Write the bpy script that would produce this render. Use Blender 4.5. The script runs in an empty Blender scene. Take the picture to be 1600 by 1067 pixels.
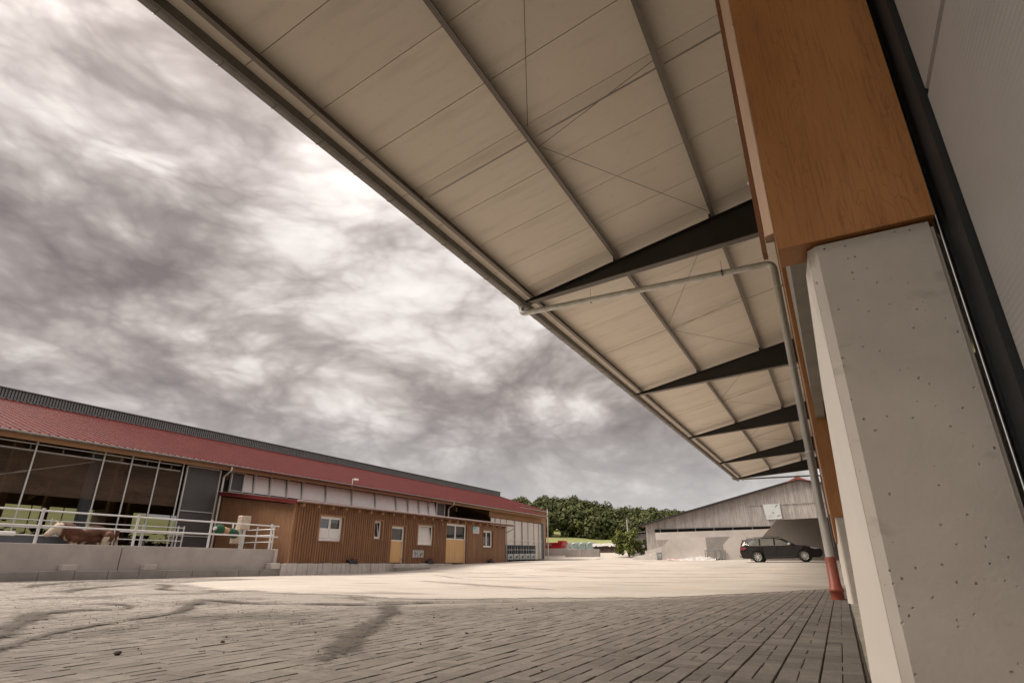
import bpy, bmesh, math, random
import numpy as np
from mathutils import Vector, Matrix, noise as mnoise
random.seed(7); rng = np.random.default_rng(7)
R = math.radians
scene = bpy.context.scene
col = scene.collection

# ------------------------------------------------------------------ camera
EYE = 0.53
cam_d = bpy.data.cameras.new('camera'); cam = bpy.data.objects.new('camera', cam_d); col.objects.link(cam)
cam.location = (0, 0, EYE); cam.rotation_euler = (R(90 + 21.548), 0, R(28.467))
cam_d.sensor_width = 36; cam_d.lens = 880 / 1600 * 36; cam_d.clip_start = 0.03; cam_d.clip_end = 3000
scene.camera = cam

# ------------------------------------------------------------------ sky, sun, exposure
SUN_EL, SUN_AZ = R(48), R(-112)          # azimuth from +Y, negative = towards -X
world = bpy.data.worlds.new('World'); scene.world = world; world.use_nodes = True
def build_world():
    nt = world.node_tree; N = nt.nodes; L = nt.links; N.clear()
    out = N.new('ShaderNodeOutputWorld'); bg = N.new('ShaderNodeBackground'); L.new(bg.outputs[0], out.inputs[0])
    bg.inputs['Strength'].default_value = 0.10
    sky = N.new('ShaderNodeTexSky'); sky.sky_type = 'NISHITA'; sky.sun_disc = False
    sky.sun_elevation = SUN_EL; sky.sun_rotation = SUN_AZ; sky.dust_density = 2.0
    tc = N.new('ShaderNodeTexCoord'); sep = N.new('ShaderNodeSeparateXYZ'); L.new(tc.outputs['Generated'], sep.inputs[0])
    def M(op, a, b=None, c=None, clamp=False):
        n = N.new('ShaderNodeMath'); n.operation = op; n.use_clamp = clamp
        for i, v in enumerate((a, b, c)):
            if v is None: continue
            if isinstance(v, (int, float)): n.inputs[i].default_value = v
            else: L.new(v, n.inputs[i])
        return n.outputs[0]
    x, y, z = sep.outputs
    zz = M('ADD', M('MULTIPLY', M('MAXIMUM', z, 0.0), .62), .42)
    cb = N.new('ShaderNodeCombineXYZ'); L.new(M('DIVIDE', x, zz), cb.inputs[0]); L.new(M('DIVIDE', y, zz), cb.inputs[1]); L.new(M('MULTIPLY', z, 2.7), cb.inputs[2])
    def warp(vec, scale, amt, off):
        n = N.new('ShaderNodeTexNoise'); n.inputs['Scale'].default_value = scale; n.inputs['Detail'].default_value = 3
        a = N.new('ShaderNodeVectorMath'); a.operation = 'ADD'; L.new(vec, a.inputs[0]); a.inputs[1].default_value = (off, off, off); L.new(a.outputs[0], n.inputs['Vector'])
        s1 = N.new('ShaderNodeVectorMath'); s1.operation = 'SUBTRACT'; L.new(n.outputs['Color'], s1.inputs[0]); s1.inputs[1].default_value = (.5, .5, .5)
        s2 = N.new('ShaderNodeVectorMath'); s2.operation = 'SCALE'; L.new(s1.outputs[0], s2.inputs[0]); s2.inputs['Scale'].default_value = amt
        s3 = N.new('ShaderNodeVectorMath'); s3.operation = 'ADD'; L.new(vec, s3.inputs[0]); L.new(s2.outputs[0], s3.inputs[1]); return s3.outputs[0]
    W1 = warp(warp(cb.outputs[0], 1.5, .30, 7.3), 6.0, .07, 2.1)
    mp = N.new('ShaderNodeMapping'); L.new(W1, mp.inputs[0])
    mp.inputs['Location'].default_value = SKYOFF; mp.inputs['Rotation'].default_value = (0, 0, R(SKYROT)); mp.inputs['Scale'].default_value = (1.05, .98, 1)
    def NO(scale, det, rough, dist, off=0.0):
        n = N.new('ShaderNodeTexNoise'); n.inputs['Scale'].default_value = scale; n.inputs['Detail'].default_value = det
        n.inputs['Roughness'].default_value = rough; n.inputs['Distortion'].default_value = dist
        a = N.new('ShaderNodeVectorMath'); a.operation = 'ADD'; L.new(mp.outputs[0], a.inputs[0]); a.inputs[1].default_value = (off, off * .7, off * .3); L.new(a.outputs[0], n.inputs['Vector'])
        return n.outputs['Fac']
    big = NO(.8, 3, .5, 0, 4.2); mid = NO(3.6, 6, .54, 0, 1.0); fine = NO(11.0, 5, .58, 0, 3.0)
    def VO(scale, off, det):
        n = N.new('ShaderNodeTexVoronoi'); n.feature = 'F1'; n.inputs['Scale'].default_value = scale; n.normalize = True
        n.inputs['Detail'].default_value = det; n.inputs['Roughness'].default_value = .62; n.inputs['Lacunarity'].default_value = 2.1
        a = N.new('ShaderNodeVectorMath'); a.operation = 'ADD'; L.new(mp.outputs[0], a.inputs[0]); a.inputs[1].default_value = (off, off * .6, off * .3); L.new(a.outputs[0], n.inputs['Vector'])
        return n.outputs['Distance']
    lump = VO(3.6, 6.0, 3.0)          # rounded cloud heads with shaded creases between them
    v = M('ADD', M('ADD', M('MULTIPLY', M('SUBTRACT', big, .5), 1.15), M('MULTIPLY', M('SUBTRACT', mid, .5), .55)), M('ADD', M('MULTIPLY', M('SUBTRACT', .26, lump), 1.35), M('MULTIPLY', M('SUBTRACT', fine, .5), .20)))
    v = M('ADD', v, .5)
    cr = N.new('ShaderNodeValToRGB'); L.new(v, cr.inputs[0]); e = cr.color_ramp.elements
    cr.color_ramp.interpolation = 'LINEAR'
    e[0].position = .08; e[0].color = (.14, .115, .105, 1)
    e[1].position = .82; e[1].color = (.66, .610, .572, 1)
    for p, c_ in ((.28, (.225, .191, .176)), (.40, (.315, .274, .254)), (.49, (.40, .354, .329)), (.57, (.495, .447, .418)), (.67, (.58, .533, .50))):
        k = e.new(p); k.color = (*c_, 1)
    # cooler and flatter towards the horizon, as distant cloud is
    low = N.new('ShaderNodeMapRange'); L.new(z, low.inputs[0]); low.inputs[1].default_value = .33; low.inputs[2].default_value = .06; low.interpolation_type = 'SMOOTHSTEP'
    mixc = N.new('ShaderNodeMix'); mixc.data_type = 'RGBA'; mixc.blend_type = 'MULTIPLY'; L.new(low.outputs[0], mixc.inputs['Factor']); L.new(cr.outputs[0], mixc.inputs['A']); mixc.inputs['B'].default_value = (.95, 1.0, 1.03, 1)
    hz = N.new('ShaderNodeMapRange'); L.new(z, hz.inputs[0]); hz.inputs[1].default_value = .26; hz.inputs[2].default_value = .02; hz.inputs[4].default_value = .55; hz.interpolation_type = 'SMOOTHSTEP'
    veil = N.new('ShaderNodeMix'); veil.data_type = 'RGBA'; L.new(hz.outputs[0], veil.inputs['Factor']); L.new(mixc.outputs['Result'], veil.inputs['A']); veil.inputs['B'].default_value = (.56, .545, .54, 1); mixc = veil
    # overcast luminance: rises towards the zenith and towards the veiled sun
    sd = (math.sin(SUN_AZ) * math.cos(SUN_EL), math.cos(SUN_AZ) * math.cos(SUN_EL), math.sin(SUN_EL))
    dt = N.new('ShaderNodeVectorMath'); dt.operation = 'DOT_PRODUCT'; L.new(tc.outputs['Generated'], dt.inputs[0]); dt.inputs[1].default_value = sd
    glow = M('POWER', M('MAXIMUM', dt.outputs['Value'], 0.0), 14.0)
    zen = N.new('ShaderNodeMapRange'); L.new(z, zen.inputs[0]); zen.inputs[1].default_value = .45; zen.inputs[2].default_value = 1.0; zen.inputs[3].default_value = 1.0; zen.inputs[4].default_value = ZEN; zen.interpolation_type = 'SMOOTHSTEP'
    lum = M('ADD', M('MULTIPLY', glow, GLOW), M('MULTIPLY', zen.outputs[0], SKYL))
    sc = N.new('ShaderNodeVectorMath'); sc.operation = 'SCALE'; L.new(mixc.outputs['Result'], sc.inputs[0]); L.new(M('MULTIPLY', lum, 10.0), sc.inputs['Scale'])
    fin = N.new('ShaderNodeMix'); fin.data_type = 'RGBA'; fin.inputs['Factor'].default_value = .985
    L.new(sky.outputs[0], fin.inputs['A']); L.new(sc.outputs[0], fin.inputs['B']); L.new(fin.outputs['Result'], bg.inputs['Color'])
GLOW, SKYL, ZEN = 0.05, 0.385, 2.8
SKYOFF, SKYROT = (9.2, 3.3, 5.4), 10
build_world()
sun_d = bpy.data.lights.new('sun', 'SUN'); sun_d.energy = 1.35; sun_d.angle = R(28); sun_d.color = (1.0, .89, .76)
sun = bpy.data.objects.new('sun', sun_d); col.objects.link(sun)
sdir = Vector((math.sin(SUN_AZ) * math.cos(SUN_EL), math.cos(SUN_AZ) * math.cos(SUN_EL), math.sin(SUN_EL)))
sun.rotation_euler = (-sdir).to_track_quat('-Z', 'Y').to_euler(); sun.location = (0, 0, 30)
vs = scene.view_settings; vs.view_transform = 'Standard'; vs.look = 'None'; vs.exposure = 2.0; vs.gamma = 1.0; vs.use_curve_mapping = False
scene.cycles.max_bounces = 8; scene.cycles.diffuse_bounces = 4; scene.cycles.use_denoising = True

# ------------------------------------------------------------------ materials
def new_mat(name):
    m = bpy.data.materials.new(name); m.use_nodes = True
    nt = m.node_tree; b = nt.nodes['Principled BSDF']; return m, nt, b
def inp(nt, sock, v):
    if isinstance(v, (int, float)): sock.default_value = v
    elif isinstance(v, tuple): sock.default_value = v if len(v) == 4 or sock.type == 'VECTOR' else (*v, 1)
    else: nt.links.new(v, sock)
def nmath(nt, op, a, b=None, clamp=False):
    n = nt.nodes.new('ShaderNodeMath'); n.operation = op; n.use_clamp = clamp
    inp(nt, n.inputs[0], a)
    if b is not None: inp(nt, n.inputs[1], b)
    return n.outputs[0]
def coords(nt, kind='Object', scale=(1, 1, 1)):
    tc = nt.nodes.new('ShaderNodeTexCoord'); mp = nt.nodes.new('ShaderNodeMapping')
    nt.links.new(tc.outputs[kind], mp.inputs[0]); mp.inputs['Scale'].default_value = scale; return mp.outputs[0]
def nnoise(nt, vec, scale, det=4, rough=.55, dist=0):
    n = nt.nodes.new('ShaderNodeTexNoise'); nt.links.new(vec, n.inputs['Vector'])
    n.inputs['Scale'].default_value = scale; n.inputs['Detail'].default_value = det; n.inputs['Roughness'].default_value = rough; n.inputs['Distortion'].default_value = dist
    return n.outputs['Fac']
def nramp(nt, fac, stops):
    n = nt.nodes.new('ShaderNodeValToRGB'); nt.links.new(fac, n.inputs[0]); e = n.color_ramp.elements
    while len(e) < len(stops): e.new(.5)
    for k, (p, c) in zip(e, stops): k.position = p; k.color = (*c, 1) if isinstance(c, tuple) else (c, c, c, 1)
    return n.outputs[0]
def nmix(nt, fac, a, b, mode='MIX'):
    n = nt.nodes.new('ShaderNodeMix'); n.data_type = 'RGBA'; n.blend_type = mode
    inp(nt, n.inputs['Factor'], fac); inp(nt, n.inputs['A'], a); inp(nt, n.inputs['B'], b); return n.outputs['Result']
def nbump(nt, b, h, strength=.3, dist=.01):
    n = nt.nodes.new('ShaderNodeBump'); nt.links.new(h, n.inputs['Height']); n.inputs['Strength'].default_value = strength; n.inputs['Distance'].default_value = dist
    nt.links.new(n.outputs[0], b.inputs['Normal'])
def island(nt):
    return nt.nodes.new('ShaderNodeNewGeometry').outputs['Random Per Island']

def mk(name, c, var=.18, rough=.6, scale=3., metal=0., bump=.0, bscale=60., stretch=(1, 1, 1), per=0., grime=None, spec=.5, coat=0.):
    """plain painted / metal / stone surface with soft mottling, wear and fine relief"""
    m, nt, b = new_mat(name); v = coords(nt, 'Object', stretch)
    n1 = nnoise(nt, v, scale, 6, .6)
    cc = tuple(min(1, k) for k in c)
    base = nramp(nt, n1, [(.3, tuple(k * (1 - var) for k in cc)), (.7, tuple(min(1, k * (1 + var)) for k in cc))])
    if grime:
        g = nramp(nt, nnoise(nt, v, scale * .35, 8, .65, .5), [(.45, 0.), (.72, 1.)])
        base = nmix(nt, nmath(nt, 'MULTIPLY', g, grime[1]), base, grime[0])
    if per:
        i = island(nt)
        base = nmix(nt, 1., base, nramp(nt, i, [(0., 1 - per), (1., 1 + 0 * per)]), 'MULTIPLY')
    nt.links.new(base, b.inputs['Base Color'])
    b.inputs['Metallic'].default_value = metal; b.inputs['Specular IOR Level'].default_value = spec
    r = nramp(nt, n1, [(.2, max(0, rough - .1)), (.8, min(1, rough + .1))]); nt.links.new(r, b.inputs['Roughness'])
    if coat: b.inputs['Coat Weight'].default_value = coat; b.inputs['Coat Roughness'].default_value = .05
    if bump: nbump(nt, b, nnoise(nt, v, bscale, 4, .6), bump, .01)
    return m

MT = {}
MT['galv'] = mk('galvanised_steel', (.66, .66, .66), .12, .42, 18, .30, .05, 80)
MT['zinc'] = mk('weathered_zinc', (.40, .39, .38), .22, .45, 7, .7, .05, 40, grime=((.25, .23, .21), .5))
MT['zincdark'] = mk('gutter_zinc', (.22, .205, .19), .2, .5, 5, .4, .04, 40)
MT['steel_dark'] = mk('dark_steel_paint', (.020, .017, .016), .25, .5, 4, 0, .03, 60)
MT['flange'] = mk('ground_lit_flange', (.17, .15, .135), .15, .5, 4)  # lighter than the rafter steel: light bounced from the ground is painted in
MT['purlin'] = mk('purlin_steel', (.16, .135, .115), .18, .5, 5, .2)
MT['roofskin'] = mk('roof_skin', (.2, .2, .2), .1, .6)
MT['pipe_red'] = mk('red_brown_plastic_pipe', (.33, .075, .045), .15, .45, 6, 0, .03, 40, grime=((.25, .16, .12), .35))
MT['pipe'] = mk('zinc_downpipe', (.60, .585, .565), .2, .38, 5, .35, .04, 30, stretch=(1, 1, .3), grime=((.3, .27, .24), .5))
MT['wood_trim'] = mk('pale_wood_trim', (.62, .40, .28), .12, .5, 6, 0, .05, 40, stretch=(6, 6, .5))
MT['brown_edge'] = mk('brown_board_edge', (.20, .075, .028), .2, .5, 6)
MT['lintel'] = mk('olive_grey_trim', (.34, .31, .26), .15, .6, 3)
MT['black_steel'] = mk('black_steel_profile', (.016, .017, .019), .3, .5, 8, .0)
MT['bright_edge'] = mk('bright_metal_edge', (.9, .88, .84), .03, .22, 8, 1.)
MT['red_roof'] = mk('red_metal_roof', (.125, .020, .019), .16, .42, .8, 0, .03, 30, spec=.22)
MT['vent_grey'] = mk('ridge_vent_grey', (.17, .175, .18), .2, .5, 3, .2)
MT['vent_dark'] = mk('ridge_vent_gap', (.03, .03, .03), .1, .7)
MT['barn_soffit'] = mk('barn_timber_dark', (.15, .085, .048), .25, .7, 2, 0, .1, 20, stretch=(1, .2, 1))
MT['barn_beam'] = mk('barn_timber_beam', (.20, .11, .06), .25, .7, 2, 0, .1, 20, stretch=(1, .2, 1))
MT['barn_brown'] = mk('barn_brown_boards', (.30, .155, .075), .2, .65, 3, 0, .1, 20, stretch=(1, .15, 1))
MT['dark_sheet'] = mk('dark_grey_sheet', (.085, .082, .085), .12, .55, 1.2, 0, .02, 30)
MT['white_pane'] = mk('white_translucent_panel', (.93, .91, .90), .06, .35, 1.5, 0, .04, 6)
MT['curtain'] = mk('white_curtain_sheet', (.72, .67, .67), .07, .4, .6, 0, .05, 3)
MT['concrete_wall'] = mk('precast_concrete_wall', (.40, .365, .345), .14, .8, 1.1, 0, .12, 40, grime=((.27, .24, .225), .55))
MT['kerb'] = mk('kerb_concrete', (.27, .25, .235), .15, .85, 2.0, 0, .2, 60, grime=((.16, .145, .13), .5))
MT['block'] = mk('concrete_block', (.47, .42, .385), .12, .85, 4, 0, .2, 60)
MT['palisade'] = mk('palisade_stone', (.50, .47, .445), .12, .85, 3, 0, .25, 50, grime=((.33, .30, .28), .5))
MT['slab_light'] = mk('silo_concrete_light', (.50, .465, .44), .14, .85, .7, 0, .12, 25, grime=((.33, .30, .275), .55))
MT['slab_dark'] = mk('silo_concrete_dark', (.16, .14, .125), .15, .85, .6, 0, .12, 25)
MT['floor'] = mk('stable_floor', (.22, .20, .18), .2, .85, 2)
MT['white_pvc'] = mk('white_pvc', (.82, .81, .80), .03, .35, 6)
MT['white_panel'] = mk('white_sign_board', (.55, .585, .59), .05, .4, 2)
MT['cyan'] = mk('cyan_print', (.15, .50, .58), .05, .5)
MT['ink'] = mk('dark_print', (.02, .02, .022), .05, .5)
MT['door_wood'] = mk('light_larch_door', (.62, .39, .18), .14, .55, 2.2, 0, .06, 40, stretch=(4, 4, .35))
MT['curtain_lace'] = mk('lace_curtain', (.75, .74, .73), .06, .8, 8)
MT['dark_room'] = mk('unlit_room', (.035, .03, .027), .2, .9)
MT['brush_green'] = mk('green_brush_bristle', (.02, .085, .045), .4, .9, 30, 0, .8, 90)
MT['brush_tan'] = mk('tan_brush_bristle', (.45, .27, .17), .2, .9, 30, 0, .8, 90)
MT['brush_box'] = mk('cream_motor_box', (.52, .43, .35), .1, .5, 5)
MT['trough'] = mk('blue_grey_trough', (.10, .11, .135), .15, .5, 3)
MT['hutch'] = mk('blue_grey_plastic', (.085, .115, .125), .12, .45, 3)
MT['hutch_light'] = mk('pale_grey_plastic', (.34, .37, .38), .1, .45, 4)
MT['black'] = mk('black_plastic', (.018, .018, .019), .2, .5)
MT['tyre'] = mk('tyre_rubber', (.014, .014, .014), .2, .75)
MT['alloy'] = mk('alloy_wheel', (.60, .585, .56), .06, .35, 8, .5)
MT['car_paint'] = mk('dark_brown_car_paint', (.014, .0095, .009), .1, .28, 3, 0., spec=.35, coat=.25)
MT['chrome'] = mk('chrome_trim', (.8, .79, .77), .03, .12, 5, 1.)
MT['lamp_red'] = mk('red_lamp', (.13, .008, .012), .1, .15)
MT['lamp_clear'] = mk('clear_lamp', (.5, .5, .5), .1, .08, 5, .4)
MT['tile_red'] = mk('red_ridge_tile', (.22, .055, .04), .2, .7)
MT['skip_red'] = mk('red_skip_paint', (.42, .018, .022), .15, .4, 2)
MT['tarp_grey'] = mk('grey_green_film', (.21, .26, .25), .18, .35, 2.5, 0, .35, 6)
MT['tarp_dark'] = mk('dark_film', (.035, .038, .042), .3, .35, 3, 0, .35, 6)
MT['film_white'] = mk('white_film', (.40, .385, .37), .3, .45, 4, 0, .5, 9)
MT['peat'] = mk('brown_stack_side', (.085, .058, .05), .4, .9, 2.2, 0, .5, 8)
MT['flower'] = mk('pink_white_petals', (.60, .20, .24), .5, .7, 20)
MT['leafpot'] = mk('pot_plant_leaf', (.04, .07, .025), .3, .7, 20)
MT['bark'] = mk('bark', (.09, .07, .055), .3, .9, 4, 0, .5, 20, stretch=(1, 1, .25))
MT['clod'] = mk('dry_mud_clod', (.05, .04, .033), .3, .95, 20, 0, .5, 60)
MT['screed'] = mk('edge_screed', (.36, .33, .28), .2, .9, 6, 0, .6, 60, grime=((.22, .19, .15), .5))
MT['brace'] = mk('brace_rod', (.30, .27, .24), .1, .5, 5, .3)
MT['wire'] = mk('bracing_wire', (.10, .085, .075), .1, .5)
MT['lamp_body'] = mk('brass_lamp', (.45, .28, .14), .1, .4, 5, .5)
MT['hay'] = mk('green_feed', (.055, .065, .022), .4, .9, 6, 0, .8, 12)
MT['pink_film'] = mk('pinkish_rubble', (.55, .40, .38), .2, .8, 5, 0, .5, 15)

def m_glass():
    m, nt, b = new_mat('window_glass'); b.inputs['Base Color'].default_value = (.035, .04, .042, 1); b.inputs['Roughness'].default_value = .03
    b.inputs['IOR'].default_value = 2.0
    v = coords(nt); nbump(nt, b, nnoise(nt, v, 1.2, 2), .06, .02); return m
MT['glass'] = m_glass()
def m_carglass():
    m, nt, b = new_mat('car_glass_interior_light'); b.inputs['Base Color'].default_value = (.13, .135, .125, 1); b.inputs['Roughness'].default_value = .05; b.inputs['IOR'].default_value = 1.9; return m  # grey base paints in the light interior seen through the panes
MT['carglass'] = m_carglass()

def m_panel():   # canopy liner sheets, faintly profiled
    m, nt, b = new_mat('cream_roof_liner'); v = coords(nt)
    n = nnoise(nt, v, .5, 5, .6); n2 = nnoise(nt, v, 14, 3)
    c = nramp(nt, n, [(.3, (.80, .715, .60)), (.7, (.86, .78, .67))])
    c = nmix(nt, nramp(nt, n2, [(.62, 0.), (.75, .25)]), c, (.45, .39, .32))
    st = nramp(nt, nnoise(nt, coords(nt, 'Object', (.5, 3.0, 1)), 1.3, 6, .65), [(.52, 0.), (.75, .30)]); c = nmix(nt, st, c, (.44, .37, .29))
    i = nt.nodes.new('ShaderNodeObjectInfo').outputs['Random']
    c = nmix(nt, 1., c, nramp(nt, i, [(0., .93), (1., 1.)]), 'MULTIPLY')
    nt.links.new(c, b.inputs['Base Color']); b.inputs['Roughness'].default_value = .5
    nbump(nt, b, nnoise(nt, v, 1.6, 2), .10, .03); return m
MT['liner'] = m_panel()

def m_sandwich():   # wall panel with micro ribs running lengthwise
    m, nt, b = new_mat('grey_micro_rib_panel'); v = coords(nt)
    w = nt.nodes.new('ShaderNodeTexWave'); w.wave_type = 'BANDS'; w.bands_direction = 'Z'; nt.links.new(v, w.inputs['Vector']); w.inputs['Scale'].default_value = 26; w.inputs['Distortion'].default_value = .0
    n = nnoise(nt, v, 2.2, 6, .6)
    c = nramp(nt, n, [(.3, (.33, .315, .31)), (.7, (.40, .385, .38))]); nt.links.new(c, b.inputs['Base Color'])
    b.inputs['Roughness'].default_value = .42; nbump(nt, b, w.outputs['Fac'], .22, .004); return m
MT['sandwich'] = m_sandwich()

def m_pitted():   # fair-faced concrete with blow holes
    m, nt, b = new_mat('pitted_concrete'); v = coords(nt)
    n = nnoise(nt, v, 3.2, 8, .62); n2 = nnoise(nt, v, 11, 6, .6, .4)
    c = nramp(nt, n, [(.28, (.45, .405, .368)), (.5, (.54, .49, .448)), (.72, (.61, .56, .515))])
    st = nramp(nt, nnoise(nt, coords(nt, 'Object', (1, 1, 2.2)), 5.5, 4, .6), [(.63, 0.), (.75, 1.)])
    c = nmix(nt, nmath(nt, 'MULTIPLY', st, .38), c, (.17, .13, .10))
    def pits(scale, r0, r1, keep):
        wv = nt.nodes.new('ShaderNodeVectorMath'); wv.operation = 'ADD'; nt.links.new(v, wv.inputs[0])
        nz = nt.nodes.new('ShaderNodeTexNoise'); nt.links.new(v, nz.inputs['Vector']); nz.inputs['Scale'].default_value = scale * 2.2
        s_ = nt.nodes.new('ShaderNodeVectorMath'); s_.operation = 'SCALE'; nt.links.new(nz.outputs['Color'], s_.inputs[0]); s_.inputs['Scale'].default_value = .35 / scale; nt.links.new(s_.outputs[0], wv.inputs[1])
        vo = nt.nodes.new('ShaderNodeTexVoronoi'); nt.links.new(wv.outputs[0], vo.inputs['Vector']); vo.inputs['Scale'].default_value = scale
        sp = nt.nodes.new('ShaderNodeSeparateColor'); nt.links.new(vo.outputs['Color'], sp.inputs[0])
        rad = nmath(nt, 'MULTIPLY', sp.outputs[1], r1)
        on = nmath(nt, 'LESS_THAN', sp.outputs[0], keep)
        d = nmath(nt, 'SUBTRACT', rad, vo.outputs['Distance'])
        return nmath(nt, 'MULTIPLY', nmath(nt, 'MULTIPLY', d, 1 / r0, True), on)
    p = nmath(nt, 'MAXIMUM', pits(30, .07, .21, .15), pits(75, .10, .30, .20))
    c = nmix(nt, nmath(nt, 'MULTIPLY', p, nramp(nt, nnoise(nt, v, 17, 2), [(.35, .25), (.65, .85)])), c, (.075, .06, .05))
    c = nmix(nt, nmath(nt, 'MULTIPLY', nramp(nt, n2, [(.55, 0.), (.8, 1.)]), .18), c, (.46, .43, .40))
    nt.links.new(c, b.inputs['Base Color']); b.inputs['Roughness'].default_value = .78
    h = nmath(nt, 'SUBTRACT', nmath(nt, 'MULTIPLY', nnoise(nt, v, 90, 5, .6), .25), nmath(nt, 'MULTIPLY', p, 1.2))
    nbump(nt, b, h, .55, .004); return m
MT['pitted'] = m_pitted()
def m_smoothconc():
    m, nt, b = new_mat('smooth_formed_concrete'); v = coords(nt)
    n = nnoise(nt, v, 2.4, 7, .6)
    c = nramp(nt, n, [(.3, (.74, .68, .62)), (.7, (.82, .765, .71))])
    dirt = nramp(nt, nnoise(nt, v, 13, 5, .65, .4), [(.66, 0.), (.74, 1.)])
    c = nmix(nt, nmath(nt, 'MULTIPLY', dirt, .35), c, (.30, .26, .22))
    nt.links.new(c, b.inputs['Base Color']); b.inputs['Roughness'].default_value = .42; nbump(nt, b, nnoise(nt, v, 40, 4), .10, .003); return m
MT['smoothconc'] = m_smoothconc()

def m_oak():   # wood-decor board: tall cathedral grain and fine pores
    m, nt, b = new_mat('oak_decor_board'); v = coords(nt, 'Object', (1, 1, .30))
    warp = nt.nodes.new('ShaderNodeTexNoise'); nt.links.new(v, warp.inputs['Vector']); warp.inputs['Scale'].default_value = 6.5; warp.inputs['Detail'].default_value = 4.5
    g = nmath(nt, 'FRACT', nmath(nt, 'MULTIPLY', warp.outputs['Fac'], 24.))
    g = nmath(nt, 'ABSOLUTE', nmath(nt, 'SUBTRACT', g, .5))
    fine = nnoise(nt, coords(nt, 'Object', (1, 1, .045)), 210, 4, .7)
    big = nnoise(nt, coords(nt, 'Object', (1, 1, .25)), 5, 3)
    c = nramp(nt, big, [(.3, (.37, .150, .045)), (.7, (.50, .225, .078))])
    c = nmix(nt, nmath(nt, 'MULTIPLY', nramp(nt, g, [(.0, 1.), (.10, 0.)]), nramp(nt, nnoise(nt, coords(nt, 'Object', (1, 1, .3)), 8, 3), [(.42, 0.), (.66, .42)])), c, (.15, .045, .010))
    c = nmix(nt, nmath(nt, 'MULTIPLY', nramp(nt, fine, [(.48, 0.), (.70, 1.)]), .42), c, (.14, .048, .014))
    nt.links.new(c, b.inputs['Base Color']); b.inputs['Roughness'].default_value = .42
    nbump(nt, b, fine, .12, .002); return m
MT['oak'] = m_oak()

def m_clad(name, c0, c1):   # stained larch cladding
    m, nt, b = new_mat(name); v = coords(nt, 'Object', (1, 1, .12))
    n = nnoise(nt, v, 7, 6, .65); i = island(nt)
    c = nramp(nt, n, [(.28, c0), (.72, c1)]); c = nmix(nt, 1., c, nramp(nt, i, [(0., .84), (1., 1.08)]), 'MULTIPLY')
    lo = nramp(nt, nnoise(nt, coords(nt), .45, 4), [(.4, 0.), (.7, 1.)])
    c = nmix(nt, nmath(nt, 'MULTIPLY', lo, .25), c, tuple(k * .62 for k in c0))
    nt.links.new(c, b.inputs['Base Color']); b.inputs['Roughness'].default_value = .62; nbump(nt, b, n, .25, .01); return m
MT['clad'] = m_clad('brown_larch_cladding', (.175, .080, .037), (.275, .140, .069))
MT['grey_wood'] = m_clad('weathered_grey_boards', (.265, .24, .23), (.52, .485, .463))

def m_paver():
    m, nt, b = new_mat('grey_concrete_paver'); v = coords(nt)
    i = nt.nodes.new('ShaderNodeObjectInfo').outputs['Random']; isl = island(nt)
    at = nmath(nt, 'FRACT', nmath(nt, 'ADD', i, isl))
    n = nnoise(nt, v, 1.3, 5, .6); f = nnoise(nt, v, 150, 4, .7); f2 = nnoise(nt, v, 22, 7, .8)
    c = nramp(nt, n, [(.3, (.160, .141, .125)), (.7, (.210, .188, .168))])
    c = nmix(nt, 1., c, nramp(nt, at, [(0., .74), (.5, .95), (1., 1.12)]), 'MULTIPLY')
    c = nmix(nt, nmath(nt, 'MULTIPLY', nramp(nt, f, [(.36, 1.), (.58, 0.)]), .38), c, (.115, .10, .085))
    c = nmix(nt, 1., c, nramp(nt, f2, [(.32, .72), (.5, 1.), (.68, 1.22)]), 'MULTIPLY')
    geo = nt.nodes.new('ShaderNodeNewGeometry'); gz = nt.nodes.new('ShaderNodeSeparateXYZ'); nt.links.new(geo.outputs['True Normal'], gz.inputs[0])
    flat = nmath(nt, 'GREATER_THAN', gz.outputs[2], .96)
    sx = nt.nodes.new('ShaderNodeSeparateXYZ'); nt.links.new(v, sx.inputs[0])
    # pale dust: a thin veil, thicker towards the poured yard
    ca = nt.nodes.new('ShaderNodeAttribute'); ca.attribute_name = 'cover'
    veil = nmath(nt, 'ADD', nmath(nt, 'MULTIPLY', nmath(nt, 'ADD', sx.outputs[0], 1.5), -.035, True), nmath(nt, 'MULTIPLY', ca.outputs['Fac'], .62))
    dn = nmath(nt, 'ADD', nmath(nt, 'MULTIPLY', f2, .6), nmath(nt, 'MULTIPLY', nnoise(nt, v, .9, 5, .6), .4))
    dust = nramp(nt, nmath(nt, 'SUBTRACT', nmath(nt, 'ADD', veil, .36), dn), [(.0, 0.), (.22, .82)])
    c = nmix(nt, nmath(nt, 'MULTIPLY', dust, flat), c, (.30, .272, .245))
    # gritty dark dirt in patches
    patch = nramp(nt, nnoise(nt, v, .75, 6, .65, .4), [(.42, 0.), (.66, 1.)])
    lefty = nmath(nt, 'MULTIPLY', nmath(nt, 'ADD', sx.outputs[0], 2.2), -.30, True)
    grit = nramp(nt, nmath(nt, 'ADD', nmath(nt, 'MULTIPLY', f2, .75), nmath(nt, 'MULTIPLY', patch, .22)), [(.46, 0.), (.56, 1.)])
    c = nmix(nt, nmath(nt, 'MULTIPLY', nmath(nt, 'MULTIPLY', grit, lefty), .85), c, (.075, .062, .052))
    nt.links.new(c, b.inputs['Base Color']); b.inputs['Roughness'].default_value = .85
    nbump(nt, b, nmath(nt, 'ADD', f, nmath(nt, 'MULTIPLY', nnoise(nt, v, 30, 4), .8)), .5, .006); return m
MT['paver'] = m_paver()
MT['joint'] = mk('joint_sand', (.085, .071, .060), .3, .95, 12, 0, .5, 80)

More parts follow.
